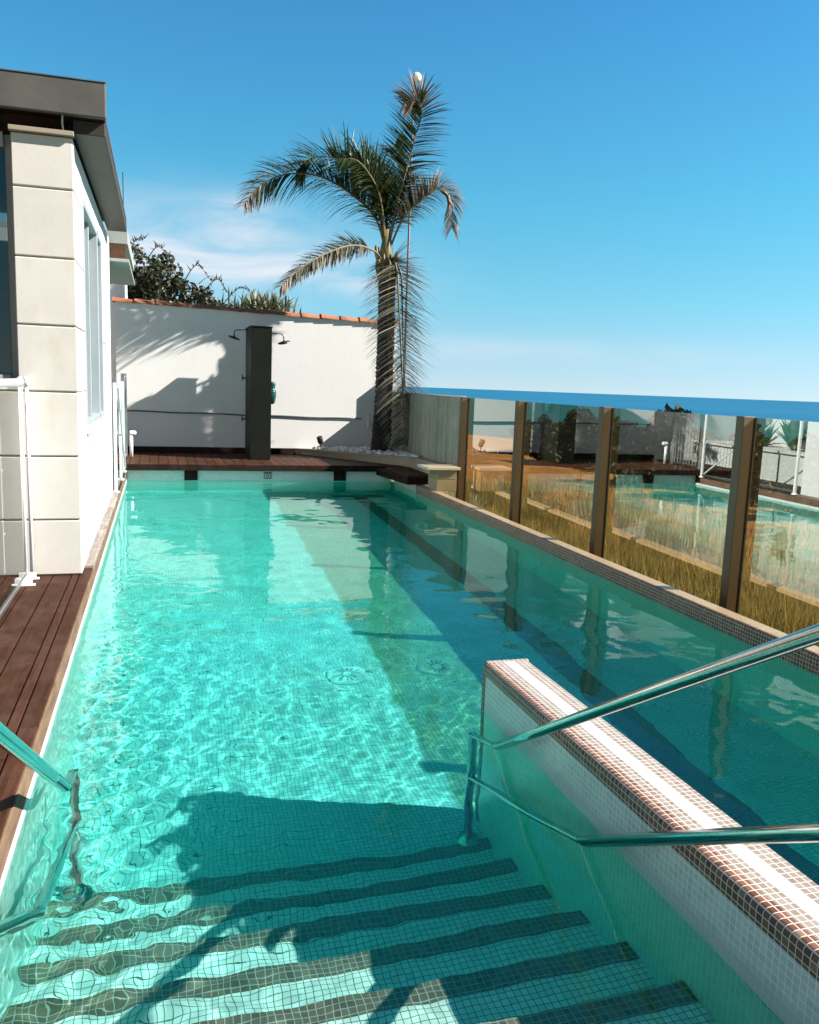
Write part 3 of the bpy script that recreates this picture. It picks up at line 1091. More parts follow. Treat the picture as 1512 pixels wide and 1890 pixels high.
for k in range(8):
    y = 13.56 + k * .104
    mb.tube([(-.52, y, .34), (-.52, y, 1.56)], .008, 6)
mb.build('pickets', 'alu', gt)
mb = MB()
for z in (.31, 1.56):
    MB().box(-.535, -.505, 13.476, 14.374, z, z + .03).build('gate_rail', 'alu', gt)
MB().tube([(-.49, 11.2, 1.45), (-.49, 13.2, .22)], .012, 8).build('brace', 'white_metal', tb)
bp = thing('bollard', (-.44, 14.5, .27), 'short white post with a rounded head at the far left deck corner', 'post')
MB().lathe([(.028, 0), (.028, .36)], (-.44, 14.5, .272), seg=14).build('shaft', 'white_metal', bp, True)
mb = MB()
mb.box(-.47, -.36, 14.46, 14.54, .633, .70)
mb.build('head', 'white_metal', bp, bevel=.02)
pl = thing('planter_box', (-1.7, 13.5, .15), 'low white masonry planter on the left terrace holding agaves', 'planter')
mb = MB()
mb.box(-2.3, -1.45, 11.2, 15.2, .152, .66)
mb.build('planter_wall', 'stucco', pl)
mb = MB()
mb.box(-2.34, -1.41, 11.16, 15.24, .661, .70)
mb.build('planter_cap', 'house', pl, bevel=.005)


def agave(x, y, z, s, n, seed, label):
    r = random.Random(seed)
    mb = MB()
    for k in range(n):
        a = k * 2.39996 + r.uniform(-.2, .2)
        el = math.radians(r.uniform(18, 78) if k < n * .7 else r.uniform(55, 85))
        Lg = s * r.uniform(.75, 1.1)
        d = Vector((math.cos(a), math.sin(a), 0))
        side = Vector((-math.sin(a), math.cos(a), 0))
        prev = None
        for i in range(6):
            t = i / 5
            p = Vector((x, y, z)) + d * (Lg * t * math.cos(el)) + Vector((0, 0, Lg * t * math.sin(el) - .25 * Lg * t * t * math.cos(el)))
            w = s * .11 * (1 - t) ** .8 * (.6 + 1.4 * t * (1 - t) * 2)
            cur = (p - side * w + Vector((0, 0, w * .4)), p, p + side * w + Vector((0, 0, w * .4)))
            if prev:
                mb.poly([prev[0], prev[1], cur[1], cur[0]])
                mb.poly([prev[1], prev[2], cur[2], cur[1]])
            prev = cur
    return tag(mb.build('agave_plant', 'agave'), label, 'plant', 'agaves in the terrace planter')


agave(-1.85, 11.9, .70, .62, 26, 1, 'agave at the near end of the white terrace planter')
agave(-1.8, 12.75, .70, .72, 30, 2, 'largest agave, in the middle of the white terrace planter')
agave(-1.9, 13.7, .70, .55, 24, 3, 'small agave towards the gate end of the terrace planter')
hw = thing('white_house', (-3.6, 13, 0), 'white house wall standing behind the left terrace', 'house')
MB().box(-3.6, -3.3, 10.86, 15.45, .1, 4.0).build('wall', 'stucco', hw)

# ------------------------------------------------------------------ far wall
fw = thing('garden_wall', (1.7, 15.6, 0), 'tall white stucco wall with terracotta ridge tiles across the far end', 'wall')
mb = MB()
mb.prism([(-.70, 15.5), (4.30, 15.5), (4.30, 15.72), (-.70, 15.72)], -.3, [2.83, 2.715, 2.715, 2.83])
mb.build('wall_body', 'stucco', fw)
mb = MB()
r_ = random.Random(3)
for k in range(14):
    x0 = -.72 + k * .36
    z0 = 2.85 - .023 * (x0 + .7) + r_.uniform(-.004, .004)
    pr = []
    for i in range(9):
        t = math.pi * i / 8
        pr.append((.165 * math.cos(t), .085 * math.sin(t)))
    pr2 = [(a * .8, b * .7) for a, b in reversed(pr)]
    a = len(mb.v)
    big, sm = 1.0, .86
    yc = 15.61
    for (xx, sc_, dz) in ((x0 - .03, big, .004), (x0 + .36, sm, -.010)):
        mb.v += [(xx, yc + p * sc_, z0 - .02 + q * sc_ + dz - (.009 if xx > x0 else 0)) for p, q in pr]
    for i in range(8):
        mb.f.append((a + i, a + i + 1, a + 9 + i + 1, a + 9 + i))
        mb.mi.append(0)
    mb.f.append(tuple(a + i for i in range(9)))
    mb.f.append(tuple(a + 9 + i for i in reversed(range(9))))
    mb.mi += [0, 0]
mb.build('ridge_tiles', 'terracotta', fw)
MB().box(-.70, 4.28, 15.485, 15.499, 2.66, 2.665)
cb = MB()
pts = [(-.60 + .25 * i, 15.485, .985 - .010 * i * .25 + .006 * math.sin(i * 1.3)) for i in range(18)]
cb.tube(pts, .013, 8)
tag(cb.build('conduit', 'cable', smooth=True), 'thin grey conduit running level across the white far wall', 'pipe')
jb = thing('junction_box', (3.84, 15.48, .91), 'pale junction box on the far white wall beside the palm', 'box')
MB().box(3.76, 3.90, 15.42, 15.499, .79, 1.03).build('housing', 'box', jb, bevel=.01)
MB().box(3.775, 3.885, 15.412, 15.42, .81, 1.01).build('lid', 'box', jb, bevel=.003)
tag(MB().tube([(2.21, 15.62, 2.78), (2.218, 15.62, 3.12)], [.02, .014], 7).build('short_stake', 'bark'), 'short dark stake sticking up behind the wall tiles', 'stake')
nh = thing('neighbour_house', (-2.5, 18, 0), 'white house corner rising behind the left end of the far wall', 'house')
MB().box(-5.0, -.575, 15.85, 21, -.2, 3.9).build('wall', 'house', nh)

# ------------------------------------------------------------------ shower tower
tw = thing('shower_tower', (1.6, 14.65, .27), 'tall dark shower tower with a shower arm on each side on the far deck', 'shower')
mb = MB()
mb.box(1.455, 1.80, 14.22, 15.08, .272, 2.455)
mb.build('column', 'tower', tw, bevel=.006)
MB().box(1.445, 1.81, 14.21, 15.09, 2.456, 2.475).build('top_plate', 'tower', tw, bevel=.003)


def shower_arm(y, x0, s, z):
    mb = MB()
    pts = [(x0, y, z), (x0 + s * .16, y, z - .01)]
    for k in range(6):
        t = math.pi / 2 * k / 5
        pts.append((x0 + s * (.16 + .05 * math.sin(t)), y, z - .01 - .05 * (1 - math.cos(t))))
    pts.append((x0 + s * .212, y, z - .12))
    mb.tube(pts, .009, 8)
    a = mb.build('shower_arm', 'chrome_dark', tw, True)
    ax = Vector((s * -.28, -.25, 1)).normalized()
    MB().lathe([(.10, -.010), (.105, 0), (.03, .012), (.012, .03)], Vector((x0 + s * .215, y, z - .14)), ax, 20).build('shower_head', 'chrome_dark', a, True)
    MB().lathe([(.03, 0), (.03, .012)], (x0, y, z), (s, 0, 0), 12).build('wall_flange', 'chrome_dark', a)


shower_arm(14.9, 1.454, -1, 2.44)
shower_arm(14.35, 1.801, 1, 2.375)
for z in (1.62, .92):
    mb = MB()
    mb.lathe([(.035, 0), (.035, .01), (.014, .014), (.014, .05), (.026, .055), (.026, .075), (.012, .08)], (1.454, 14.9, z), (-1, 0, 0), 14)
    mb.tube([(1.385, 14.9, z - .05), (1.385, 14.9, z + .06)], .009, 8)
    mb.build('valve', 'chrome_dark', tw, True)
gbt = thing('soap_dispenser', (1.87, 14.6, 1.4), 'dark green dispenser fixed to the right side of the shower tower', 'dispenser')
mb = MB()
mb.lathe([(.02, -.19), (.045, -.17), (.068, -.06), (.07, .02), (.055, .05), (.042, .055), (.05, .10), (.058, .16), (.045, .185), (.01, .19)], (1.862, 14.6, 1.385), seg=18)
mb.build('body', 'bottle', gbt, True)
MB().box(1.801, 1.83, 14.56, 14.64, 1.33, 1.52).build('bracket', 'chrome_dark', gbt)

# ------------------------------------------------------------------ planter, pebbles, spotlight, pedestal
pt = thing('stone_planter', (3.6, 14, .27), 'low stone planter bed filling the far right corner under the palm', 'planter')
mb = MB()
ol = [(2.42, 15.49), (4.02, 13.20), (4.06, 11.72), (4.16, 11.72), (4.16, 15.49)]
mb.prism(ol, .20, [.345, .395, .40, .40, .36])
mb.build('bed', 'planter_stone', pt)
mb = MB()


def rim(p, q, z0, z1, w=.11, h=.03):
    p, q = Vector((*p, 0)), Vector((*q, 0))
    dd = (q - p).normalized()
    nn = Vector((-dd.y, dd.x, 0)) * w
    o_ = Vector((dd.y, -dd.x, 0)) * .025
    a_, b_, c_, d_ = p + o_, q + o_, q + nn, p + nn
    mb.prism([a_[:2], b_[:2], c_[:2], d_[:2]], [z0, z1, z1, z0], [z0 + h, z1 + h, z1 + h, z0 + h])


rim((2.42, 15.49), (4.02, 13.20), .347, .397)
rim((4.03, 13.16), (4.06, 11.72), .400, .403)
mb.build('rim', 'planter_stone', pt, bevel=.005)
pb = MB()
r_ = random.Random(5)
ico = [Vector(p).normalized() for p in ((0, 0, 1), (.9, 0, .45), (.28, .85, .45), (-.72, .53, .45), (-.72, -.53, .45), (.28, -.85, .45), (.72, .53, -.45), (-.28, .85, -.45), (-.9, 0, -.45), (-.28, -.85, -.45), (.72, -.53, -.45), (0, 0, -1))]
icf = [(0, 1, 2), (0, 2, 3), (0, 3, 4), (0, 4, 5), (0, 5, 1), (1, 6, 2), (2, 7, 3), (3, 8, 4), (4, 9, 5), (5, 10, 1), (6, 7, 2), (7, 8, 3), (8, 9, 4), (9, 10, 5), (10, 6, 1), (11, 7, 6), (11, 8, 7), (11, 9, 8), (11, 10, 9), (11, 6, 10)]
cnt = 0
while cnt < 420:
    y = r_.uniform(13.0, 15.35)
    xl = 2.42 + (15.49 - y) * (1.6 / 2.29) + .14
    if xl > 4.1:
        continue
    x = r_.uniform(xl, 4.13)
    if (x - 3.8) ** 2 + (y - 14.6) ** 2 < .20 ** 2:
        continue
    s = r_.uniform(.022, .05)
    a = len(pb.v)
    rot = Matrix.Rotation(r_.uniform(0, 6), 3, 'Z')
    z = .362 + .03 * (x - 2.4) + s * .5
    for p in ico:
        q = rot @ Vector((p.x * s * 1.25, p.y * s, p.z * s * .7))
        pb.v.append((x + q.x, y + q.y, z + q.z))
    for t in icf:
        pb.f.append(tuple(a + i for i in t))
        pb.mi.append(0)
    cnt += 1
tag(pb.build('white_pebbles', 'pebble', smooth=True), 'white pebbles covering the planter bed around the palm', 'pebbles', kind='stuff')
sp = thing('garden_spotlight', (2.82, 15.2, .37), 'small black garden spotlight at the left tip of the stone planter', 'spotlight')
MB().tube([(2.83, 15.2, .36), (2.83, 15.2, .50)], .012, 8).build('stem', 'black', sp)
MB().lathe([(.03, -.08), (.05, -.05), (.055, .06), (.05, .065)], (2.82, 15.2, .55), (-.3, -.3, 1), 14).build('lamp_housing', 'black', sp, True)
pd = thing('stone_pedestal', (3.9, 11.45, .12), 'beige stone pedestal with a pale slab on top at the pool corner', 'pedestal')
MB().box(3.79, 4.08, 11.28, 11.70, .119, .285).build('block', 'planter_stone', pd, bevel=.006)
MB().box(3.79, 4.08, 11.28, 11.70, .289, .425).build('block', 'planter_stone', pd, bevel=.006)
MB().box(3.62, 4.12, 11.22, 11.715, .427, .468).build('cap_slab', 'stone', pd, bevel=.006)
MB().box(3.68, 3.788, 11.30, 11.66, .36, .426).build('corbel', 'planter_stone', pd, bevel=.005)

# ------------------------------------------------------------------ timber fence
tf = thing('timber_fence', (4.24, 13.5, .4), 'weathered pale vertical-board fence behind the palm planter', 'fence')
mb = MB()
y = 11.57
r_ = random.Random(9)
while y < 15.45:
    mb.box(4.20 + r_.uniform(-.003, .003), 4.235, y + .004, y + .141, .30, 1.455)
    y += .145
mb.build('boards', 'fence_wood', tf, bevel=.003)
MB().box(4.236, 4.262, 11.56, 15.48, .30, 1.44).build('backing', 'bronze', tf)
MB().box(4.185, 4.27, 11.56, 15.48, 1.457, 1.475).build('top_cap', 'alu', tf, bevel=.003)
MB().box(4.18, 4.27, 15.27, 15.49, 1.476, 1.80).build('end_pier', 'stucco', tf)

# ------------------------------------------------------------------ glass windbreak fence
gf = thing('glass_fence', (4.22, 6, -.55), 'bronze tinted glass windbreak fence with brown posts along the right pool edge', 'fence')
PY = [11.48, 9.50, 7.44, 5.36, 3.30, 1.22, -.85]
XG = 4.22
for y in PY:
    p = MB().box(XG - .05, XG + .05, y - .045, y + .045, -.75, 1.462).build('post', 'bronze', gf, bevel=.004)
    MB().box(XG + .051, XG + .066, y - .05, y + .035, -.6, 1.455).build('seal', 'black', p)
for y0, y1 in zip(PY[1:], PY[:-1]):
    yc = (y0 + y1) / 2
    h = (y1 - y0) / 2 - .05
    xf = Matrix.Translation((XG + .02, yc, 0)) @ Matrix.Rotation(math.radians(-1.8), 4, 'Z')
    MB().box(-.005, .005, -h, h, -.45, 1.455, 0, xf).build('glass_pane', 'fence_glass', gf)

# ------------------------------------------------------------------ palm
palm = thing('palm_tree', (3.81, 14.6, .38), 'tall wind-blown palm with drooping brown-tipped fronds in the corner planter', 'palm tree')
mb = MB()
seg = 26
rows = 90
r_ = random.Random(2)
a0 = len(mb.v)
for j in range(rows + 1):
    t = j / rows
    z = .36 + 3.35 * t
    cx = 3.815 + .02 * math.sin(t * 3) + .01 * t
    rad = .152 - .008 * t + .035 * (1 - t) ** 6 + (.02 if t > .92 else 0)
    if t > .95:
        rad *= 1 - (t - .95) * 5
    ringo = .010 * math.sin(z * 2 * math.pi / .085)
    for k in range(seg):
        th = 2 * math.pi * k / seg
        mb.v.append((cx + (rad + ringo + r_.uniform(-.012, .012)) * math.cos(th), 14.6 + (rad + ringo + r_.uniform(-.012, .012)) * math.sin(th), z + r_.uniform(-.01, .01)))
for j in range(rows):
    for k in range(seg):
        k2 = (k + 1) % seg
        mb.f.append((a0 + j * seg + k, a0 + j * seg + k2, a0 + (j + 1) * seg + k2, a0 + (j + 1) * seg + k))
        mb.mi.append(0)
mb.build('trunk', 'trunk', palm, True)
mb = MB()
mb.tube([(3.81, 14.6, 3.55), (3.80, 14.6, 3.9), (3.81, 14.6, 4.25)], [.14, .11, .05], 12)
for k in range(16):
    a = k * 2.4
    h = 3.35 + (k % 5) * .08
    mb.tube([(3.81 + .13 * math.cos(a), 14.6 + .13 * math.sin(a), h), (3.81 + .19 * math.cos(a), 14.6 + .19 * math.sin(a), h + .18), (3.81 + .20 * math.cos(a), 14.6 + .20 * math.sin(a), h + .30)], [.035, .028, .012], 6)
mb.build('crown_shaft', 'rachis', palm, True)


def catmull(P, n):
    P = [Vector(p) for p in P]
    P = [P[0] * 2 - P[1]] + P + [P[-1] * 2 - P[-2]]
    out = []
    segs = len(P) - 3
    for i in range(n + 1):
        t = i / n * segs
        k = min(int(t), segs - 1)
        u = t - k
        p0, p1, p2, p3 = P[k:k + 4]
        out.append(.5 * ((2 * p1) + (p2 - p0) * u + (2 * p0 - 5 * p1 + 4 * p2 - p3) * u * u + (3 * p1 - p0 - 3 * p2 + p3) * u ** 3))
    return out


def frond(path, n, length, seed, start=.18, droop=.5, splay=.75, dry0=.7, mats=('rachis', 'frond', 'frond_dry'), width=.0205, side_hint=(0, -1, 0), lift=.0, rr=.022, tipscale=.45, wind=(0, 0, 0)):
    r = random.Random(seed)
    pts = catmull(path, 60)
    mb = MB()
    mb.tube(pts, [rr * (1 - .82 * i / 60) for i in range(61)], 7, 0)
    hint = Vector(side_hint).normalized()
    wd = Vector(wind)
    for i in range(n):
        for s in (-1, 1):
            t = start + (1 - start) * ((i + r.uniform(-.35, .35) + (.5 if s > 0 else 0)) / n)
            t = min(max(t, start), .998)
            q = t * 60
            k = min(int(q), 59)
            p = pts[k].lerp(pts[k + 1], q - k)
            T = (pts[min(k + 2, 60)] - pts[max(k - 1, 0)]).normalized()
            side = T.cross(hint)
            if side.length < .1:
                side = T.orthogonal()
            side.normalize()
            up = side.cross(T).normalized()
            u = (t - start) / (1 - start)
            Ln = length * (1 - (1 - tipscale) * u ** 2) * (.55 + .45 * min(1, u / .15)) * r.uniform(.75, 1.12)
            d = (side * s * splay + T * (.45 + .5 * u) + up * (lift + r.uniform(-.35, .35)) + wd).normalized()
            dry = r.random() < max(0, min(1, (u - dry0) * 3.2 + .06))
            m = 2 if dry else 1
            w = width * r.uniform(.7, 1.15) * (.75 if dry else 1)
            segs = 5
            cur = p.copy()
            dirv = d.copy()
            wv_ = dirv.cross(Vector((r.uniform(-.4, .4), r.uniform(-.4, .4), 1))).normalized()
            prev = None
            curl = droop * r.uniform(.6, 1.5) * (1.35 if dry else 1)
            a = len(mb.v)
            for g_ in range(segs + 1):
                tt = g_ / segs
                ww = w * (1 - tt) ** .7 * (.5 + min(1, tt * 4) * .5)
                mb.v.append(tuple(cur - wv_ * ww))
                mb.v.append(tuple(cur + wv_ * ww))
                if g_:
                    b_ = a + (g_ - 1) * 2
                    mb.f.append((b_, b_ + 1, b_ + 3, b_ + 2))
                    mb.mi.append(m)
                cur = cur + dirv * (Ln / segs)
                dirv = (dirv + Vector((0, 0, -curl / segs)) + wd * .06 + Vector((r.uniform(-.06, .06), r.uniform(-.06, .06), r.uniform(-.05, .05)))).normalized()
    return mb.build('frond', list(mats), palm)


B = Vector((3.81, 14.6, 3.80))
frond([B, (3.60, 14.62, 4.42), (3.17, 14.70, 4.80), (2.70, 14.85, 5.05), (2.28, 14.95, 5.09), (1.95, 15.0, 5.02), (1.62, 15.0, 4.80), (1.38, 14.95, 4.48)], 190, .85, 1, droop=.7, dry0=.60, side_hint=(.1, -1, .55), start=.13, tipscale=.25, splay=.8)
frond([B, (3.62, 14.75, 4.75), (3.28, 14.95, 5.22), (2.92, 15.10, 5.45), (2.55, 15.2, 5.42), (2.30, 15.2, 5.18)], 150, .80, 2, droop=.55, dry0=.95, side_hint=(0, -1, .3), start=.14, tipscale=.45)
frond([B, (3.66, 14.5, 4.65), (3.45, 14.35, 5.0), (3.15, 14.2, 5.22), (2.85, 14.1, 5.2)], 120, .72, 12, droop=.65, dry0=.95, side_hint=(0, -1, .5), start=.15, tipscale=.5)
frond([B, (3.92, 14.55, 4.55), (4.05, 14.48, 5.10), (4.18, 14.42, 5.70), (4.28, 14.38, 6.12), (4.20, 14.33, 6.36), (3.96, 14.3, 6.30)], 170, .72, 3, droop=.32, dry0=.56, side_hint=(0, -1, 0), start=.14, tipscale=.42, splay=1.15, width=.028)
frond([B, (3.98, 14.75, 4.5), (4.10, 14.85, 5.0), (4.12, 14.95, 5.5), (4.00, 15.0, 5.75)], 110, .62, 13, droop=.45, dry0=.9, side_hint=(0, -1, 0), start=.16, splay=1.0)
frond([B, (3.75, 14.8, 4.6), (3.66, 15.0, 5.15), (3.50, 15.1, 5.5)], 90, .62, 16, droop=.5, dry0=.95, side_hint=(0, -1, 0), start=.18)
frond([B, (4.05, 14.5, 4.42), (4.38, 14.42, 4.78), (4.66, 14.36, 4.96), (4.86, 14.32, 4.80), (4.88, 14.3, 4.32)], 170, .47, 4, droop=.75, dry0=.02, side_hint=(0, -1, .3), start=.18, mats=('rachis', 'frond_mid', 'frond_dry'), tipscale=.65)
frond([(3.74, 14.6, 3.68), (3.526, 14.332, 3.826), (3.078, 13.992, 3.839), (2.58, 13.655, 3.632), (2.144, 13.363, 3.345), (1.784, 13.158, 3.009)], 130, .40, 5, droop=.5, dry0=.75, side_hint=(0, -1, .5), start=.26, mats=('rachis', 'frond_mid', 'frond_dry'), splay=.55, tipscale=.6)
frond([(3.80, 14.48, 3.72), (3.90, 14.26, 3.58), (3.95, 14.18, 2.9), (4.00, 14.16, 2.2), (4.06, 14.16, 1.45), (4.12, 14.18, .85), (4.12, 14.2, .58)], 230, .84, 6, droop=.40, dry0=.97, side_hint=(0, -1, 0), start=.04, mats=('rachis', 'frond_hang', 'frond_mid'), splay=1.6, tipscale=.40, width=.0155, lift=.25)
frond([(3.78, 14.45, 3.76), (3.80, 14.30, 3.6), (3.78, 14.25, 3.0), (3.80, 14.24, 2.3), (3.86, 14.25, 1.6), (3.92, 14.26, 1.05)], 150, .66, 26, droop=.55, dry0=.8, side_hint=(0, -1, 0), start=.04, mats=('rachis', 'frond_mid', 'frond_hang'), splay=1.7, tipscale=.5, width=.016, lift=.15)
frond([(3.88, 14.48, 3.74), (4.02, 14.40, 3.5), (4.06, 14.36, 2.9), (4.10, 14.36, 2.2), (4.16, 14.36, 1.6), (4.20, 14.36, 1.25)], 130, .62, 27, droop=.5, dry0=.8, side_hint=(.3, -1, 0), start=.04, mats=('rachis', 'frond_mid', 'frond_hang'), splay=1.5, tipscale=.5, width=.016, lift=.1)
frond([B, (3.70, 14.62, 4.55), (3.50, 14.7, 5.0), (3.25, 14.8, 5.3)], 110, .66, 28, droop=.5, dry0=.95, side_hint=(.1, -1, .2), start=.16)
frond([B, (3.95, 14.6, 4.5), (4.12, 14.62, 4.95), (4.2, 14.66, 5.3)], 100, .5, 29, droop=.6, dry0=.7, side_hint=(0, -1, .1), start=.18)
frond([B, (3.80, 14.7, 4.5), (3.72, 14.9, 5.0), (3.55, 15.15, 5.3), (3.35, 15.4, 5.35)], 100, .65, 15, droop=.5, dry0=.95, side_hint=(1, 0, .2), start=.2)

# lamp pole behind the palm
lp = thing('lamp_pole', (4.66, 16.2, -.1), 'slim tall pole with a round white lamp rising behind the palm', 'lamp')
MB().tube([(4.665, 16.2, -.1), (4.655, 16.2, 7.2)], [.03, .018], 10).build('pole', 'pole_grey', lp, True)
mb = MB()
mb.lathe([(.06, -.06), (.085, -.04), (.09, .02), (.075, .03)], (4.69, 16.15, 7.32), (-.05, -1, -.1), 22)
lh = mb.build('lamp_head', 'box', lp, True)
MB().lathe([(.074, 0), (.05, .012), (.01, .016)], Vector((4.69, 16.15, 7.32)) + Vector((-.05, -1, -.1)).normalized() * .030, (-.05, -1, -.1), 22).build('lens', 'lens', lh, True)

# ------------------------------------------------------------------ leaf clumps
def leaf_mass(mb, centers, radii, count, size, seed, mi=0, squash=.8, stretch=2.0):
    r = np.random.default_rng(seed)
    w = np.array(radii) ** 2
    ci = r.choice(len(centers), count, p=w / w.sum())
    cc = np.array(centers)[ci]
    rr = np.array(radii)[ci]
    d = r.normal(size=(count, 3))
    d /= np.linalg.norm(d, axis=1)[:, None]
    rad = r.uniform(.25, 1.0, count) ** .55
    p = cc + d * (rr * rad)[:, None] * np.array([1, 1, squash])
    u = r.normal(size=(count, 3))
    u /= np.linalg.norm(u, axis=1)[:, None]
    t = np.cross(u, r.normal(size=(count, 3)))
    t /= np.linalg.norm(t, axis=1)[:, None]
    s = size * r.uniform(.6, 1.3, count)
    a = len(mb.v)
    q = np.stack([p - u * (s * stretch / 2)[:, None], p + t * (s / 2)[:, None], p + u * (s * stretch / 2)[:, None], p - t * (s / 2)[:, None]], 1).reshape(-1, 3)
    mb.v += [tuple(x) for x in q.tolist()]
    mb.f += [(a + 4 * i, a + 4 * i + 1, a + 4 * i + 2, a + 4 * i + 3) for i in range(count)]
    mb.mi += [mi] * count


def bush(name, base, clumps, count, size, seed, mat, label, cat, twigs=14, group=None):
    t = thing(name, base, label, cat, group)
    r = random.Random(seed)
    mb = MB()
    for c, rad in clumps:
        mb.tube([base, Vector(base).lerp(Vector(c), .5) + Vector((r.uniform(-.1, .1), r.uniform(-.1, .1), .1)), c], [.05, .03, .012], 6)
        for k in range(max(1, twigs // len(clumps))):
            e = Vector(c) + Vector((r.uniform(-1, 1), r.uniform(-.6, .6), r.uniform(-.2, 1.0))) * rad * 1.15
            mb.tube([c, Vector(c).lerp(e, .6) + Vector((0, 0, .06)), e], [.014, .009, .004], 5)
    mb.build('branches', 'bark', t)
    mb = MB()
    cs, rs = [], []
    for c, rad in clumps:
        for k in range(9):
            cs.append(tuple(Vector(c) + Vector((r.gauss(0, .5), r.gauss(0, .5), r.gauss(0, .45))) * rad))
            rs.append(rad * r.uniform(.28, .55))
    leaf_mass(mb, cs, rs, count, size, seed)
    mb.build('crown', mat, t)
    return t


bush('bush', (-.1, 18.2, 0), [((-.55, 18.2, 3.55), .55), ((-.15, 18.0, 3.50), .55), ((.25, 18.2, 3.30), .5), ((.6, 18.1, 3.15), .42), ((-.3, 18.3, 3.0), .6), ((.3, 18.3, 2.9), .55), ((.95, 18.1, 3.0), .38), ((1.3, 18.1, 2.9), .32), ((-.9, 18.3, 3.8), .5)],
     6800, .062, 21, 'bush', 'dark windswept bush showing over the left of the tiled wall', 'bush', 40)
# bare twigs of the windswept bush
mb = MB()
r_ = random.Random(31)
for (p, q, e) in (((-.5, 18.1, 3.9), (-.45, 18.1, 4.2), (-.25, 18.1, 4.28)), ((.45, 18.1, 3.4), (.75, 18.1, 3.85), (1.05, 18.1, 3.55)), ((.8, 18.1, 3.2), (1.15, 18.1, 3.6), (1.35, 18.1, 3.35)), ((-.2, 18.1, 3.9), (.0, 18.1, 4.15), (.2, 18.1, 4.0)), ((1.2, 18.1, 3.0), (1.6, 18.1, 3.45), (1.95, 18.1, 3.32))):
    pts = catmull([p, q, e], 10)
    mb.tube(pts, [.014 - .001 * i for i in range(11)], 5)
    for k in range(3, 11):
        for s in range(3):
            c = Vector(pts[k])
            e2 = c + Vector((r_.uniform(-.12, .12), r_.uniform(-.1, .1), r_.uniform(-.05, .14)))
            mb.poly([c, c + Vector((.02, 0, .02)), e2, c + Vector((-.015, 0, .02))])
tag(mb.build('bare_shrub', 'bark'), 'bare twiggy branches arching above the dark bush behind the wall', 'shrub')


def spiky(x, y, z, n, ln, seed, label):
    r = random.Random(seed)
    mb = MB()
    for k in range(n):
        cx, cy = x + r.gauss(0, .28), y + r.gauss(0, .15)
        a = r.uniform(0, 6.28)
        el = math.radians(r.uniform(15, 85))
        d = Vector((math.cos(a) * math.cos(el), math.sin(a) * math.cos(el), math.sin(el)))
        L_ = ln * r.uniform(.6, 1.1)
        side = d.cross(Vector((0, 0, 1))).normalized() * .016
        p = Vector((cx, cy, z + r.uniform(-.12, .12)))
        m = p + d * L_ * .5
        e = p + d * L_ + Vector((0, 0, -.12 * L_))
        mb.poly([p - side, p + side, m + side, m - side])
        mb.poly([m - side, m + side, e])
    return tag(mb.build('yucca_plant', 'yucca'), label, 'plant')


spiky(2.05, 17.6, 2.98, 420, .42, 4, 'spiky pale green plant poking over the tiled wall beside the dark bush')

# shrubs beyond the glass fence
r_ = random.Random(77)
SH = [(6.9, 6.2), (8.3, 7.6), (6.8, 8.3), (9.0, 9.6), (7.3, 10.3), (6.7, 12.0), (8.6, 12.3), (7.4, 13.9), (9.6, 14.4), (6.6, 15.6), (8.4, 16.4), (10.4, 17.6), (10.8, 12.0), (7.2, 18.2), (9.2, 20.0), (12.0, 21.0), (12.2, 15.6), (6.2, 10.2)]
SL = ['low dark shrub seen through the last glass pane before the frame edge', 'shrub between the two nearest shrubs behind the fourth post', 'dark shrub seen through the glass left of the fourth post', 'broad dark shrub deeper in the meadow behind the third pane', 'rounded green shrub behind the middle glass pane',
      'dark shrub close behind the second glass pane', 'tall dark shrub rising behind the second and third posts', 'shrub behind the glass pane nearest the timber fence', 'wide shrub far out behind the first glass pane', 'shrub close behind the middle of the timber fence', 'tall shrub behind the far end of the timber fence',
      'shrub far out beyond the timber fence towards the sea', 'shrub far out behind the middle panes', 'shrub behind the lamp pole', 'tall shrub far behind the lamp pole', 'farthest shrub of the meadow by the shore side', 'shrub far out behind the second post', 'smallest shrub, close behind the third post']
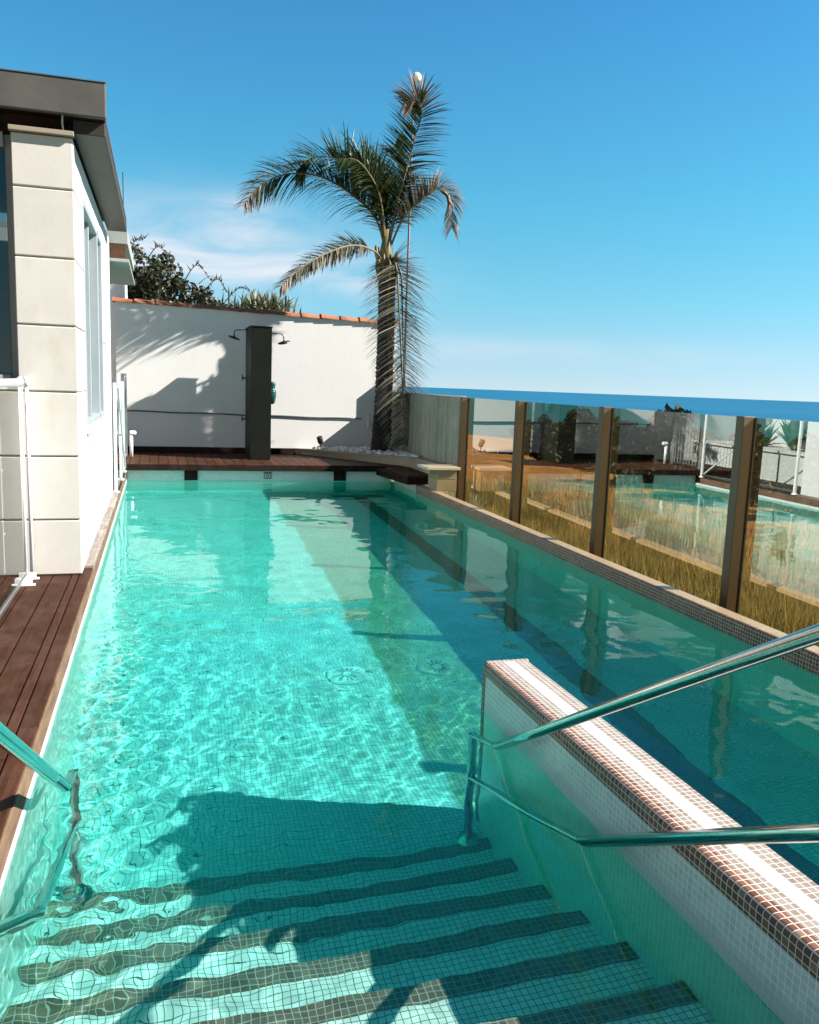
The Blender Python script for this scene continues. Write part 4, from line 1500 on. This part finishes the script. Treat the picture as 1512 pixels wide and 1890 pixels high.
for i, ((x, y), lab) in enumerate(zip(SH, SL)):
    x, y = (x + 1.6) * 1.42, y * 1.42
    z0 = gz(x, y)
    rad = r_.uniform(1.1, 1.4) if i < 17 else .7
    top = 1.42 - .078 * x + r_.uniform(-.07, .07)
    h = max(.5, top - z0 - rad * .35)
    cl = [((x + rad * .6 * math.cos(a), y + rad * .6 * math.sin(a), z0 + h * (.72 + .08 * math.sin(3 * a + i))), rad * .55) for a in (0.3, 1.9, 3.3, 4.8)] + [((x, y, z0 + h * .80), rad * .52), ((x + .1, y, z0 + h * .35), rad * .8)]
    bush('meadow_shrub', (x, y, z0), cl, 5200, .105, 50 + i, 'bush2', lab, 'shrub', 8, 'shrubs in the meadow behind the glass fence')

# grass
ng = 60000
gx = np.where(rng.random(ng) < .75, rng.uniform(3.87, 5.6, ng), 5.2 + rng.exponential(1.8, ng))
gy = rng.uniform(1.0, 16.5, ng)
gh = np.where(gx < 4.4, rng.uniform(.08, .20, ng), rng.uniform(.10, .30, ng))
pat = np.sin(gx * 3.1 + 1.3 * np.sin(gy * 1.9)) * np.sin(gy * 2.7 + gx) + .6 * np.sin(gy * 6.1 + gx * 4.0)
keep = pat + rng.normal(0, .5, ng) > -.55
gx, gy, gh, pat = gx[keep], gy[keep], gh[keep], pat[keep]
ng = len(gx)
gh = gh * np.clip(1 + .55 * pat, .35, 1.9)
az = rng.uniform(0, 6.283, ng)
ln = rng.uniform(.1, .6, ng)
gzv = np.array([gz(a_, b_) for a_, b_ in zip(gx, gy)])
ca, sa = np.cos(az), np.sin(az)
wg = rng.uniform(.005, .012, ng)
p0 = np.stack([gx - sa * wg, gy + ca * wg, gzv - .03], 1)
p1 = np.stack([gx + sa * wg, gy - ca * wg, gzv - .03], 1)
p2 = np.stack([gx + ca * ln * gh, gy + sa * ln * gh, gzv + gh], 1)
gv = np.stack([p0, p1, p2], 1).reshape(-1, 3)
mb = MB()
mb.v = gv.tolist()
mb.f = [(3 * i, 3 * i + 1, 3 * i + 2) for i in range(ng)]
mb.mi = [0] * ng
tag(mb.build('grass', 'grass'), 'dry yellow green grass growing behind the glass fence', 'grass', kind='stuff')
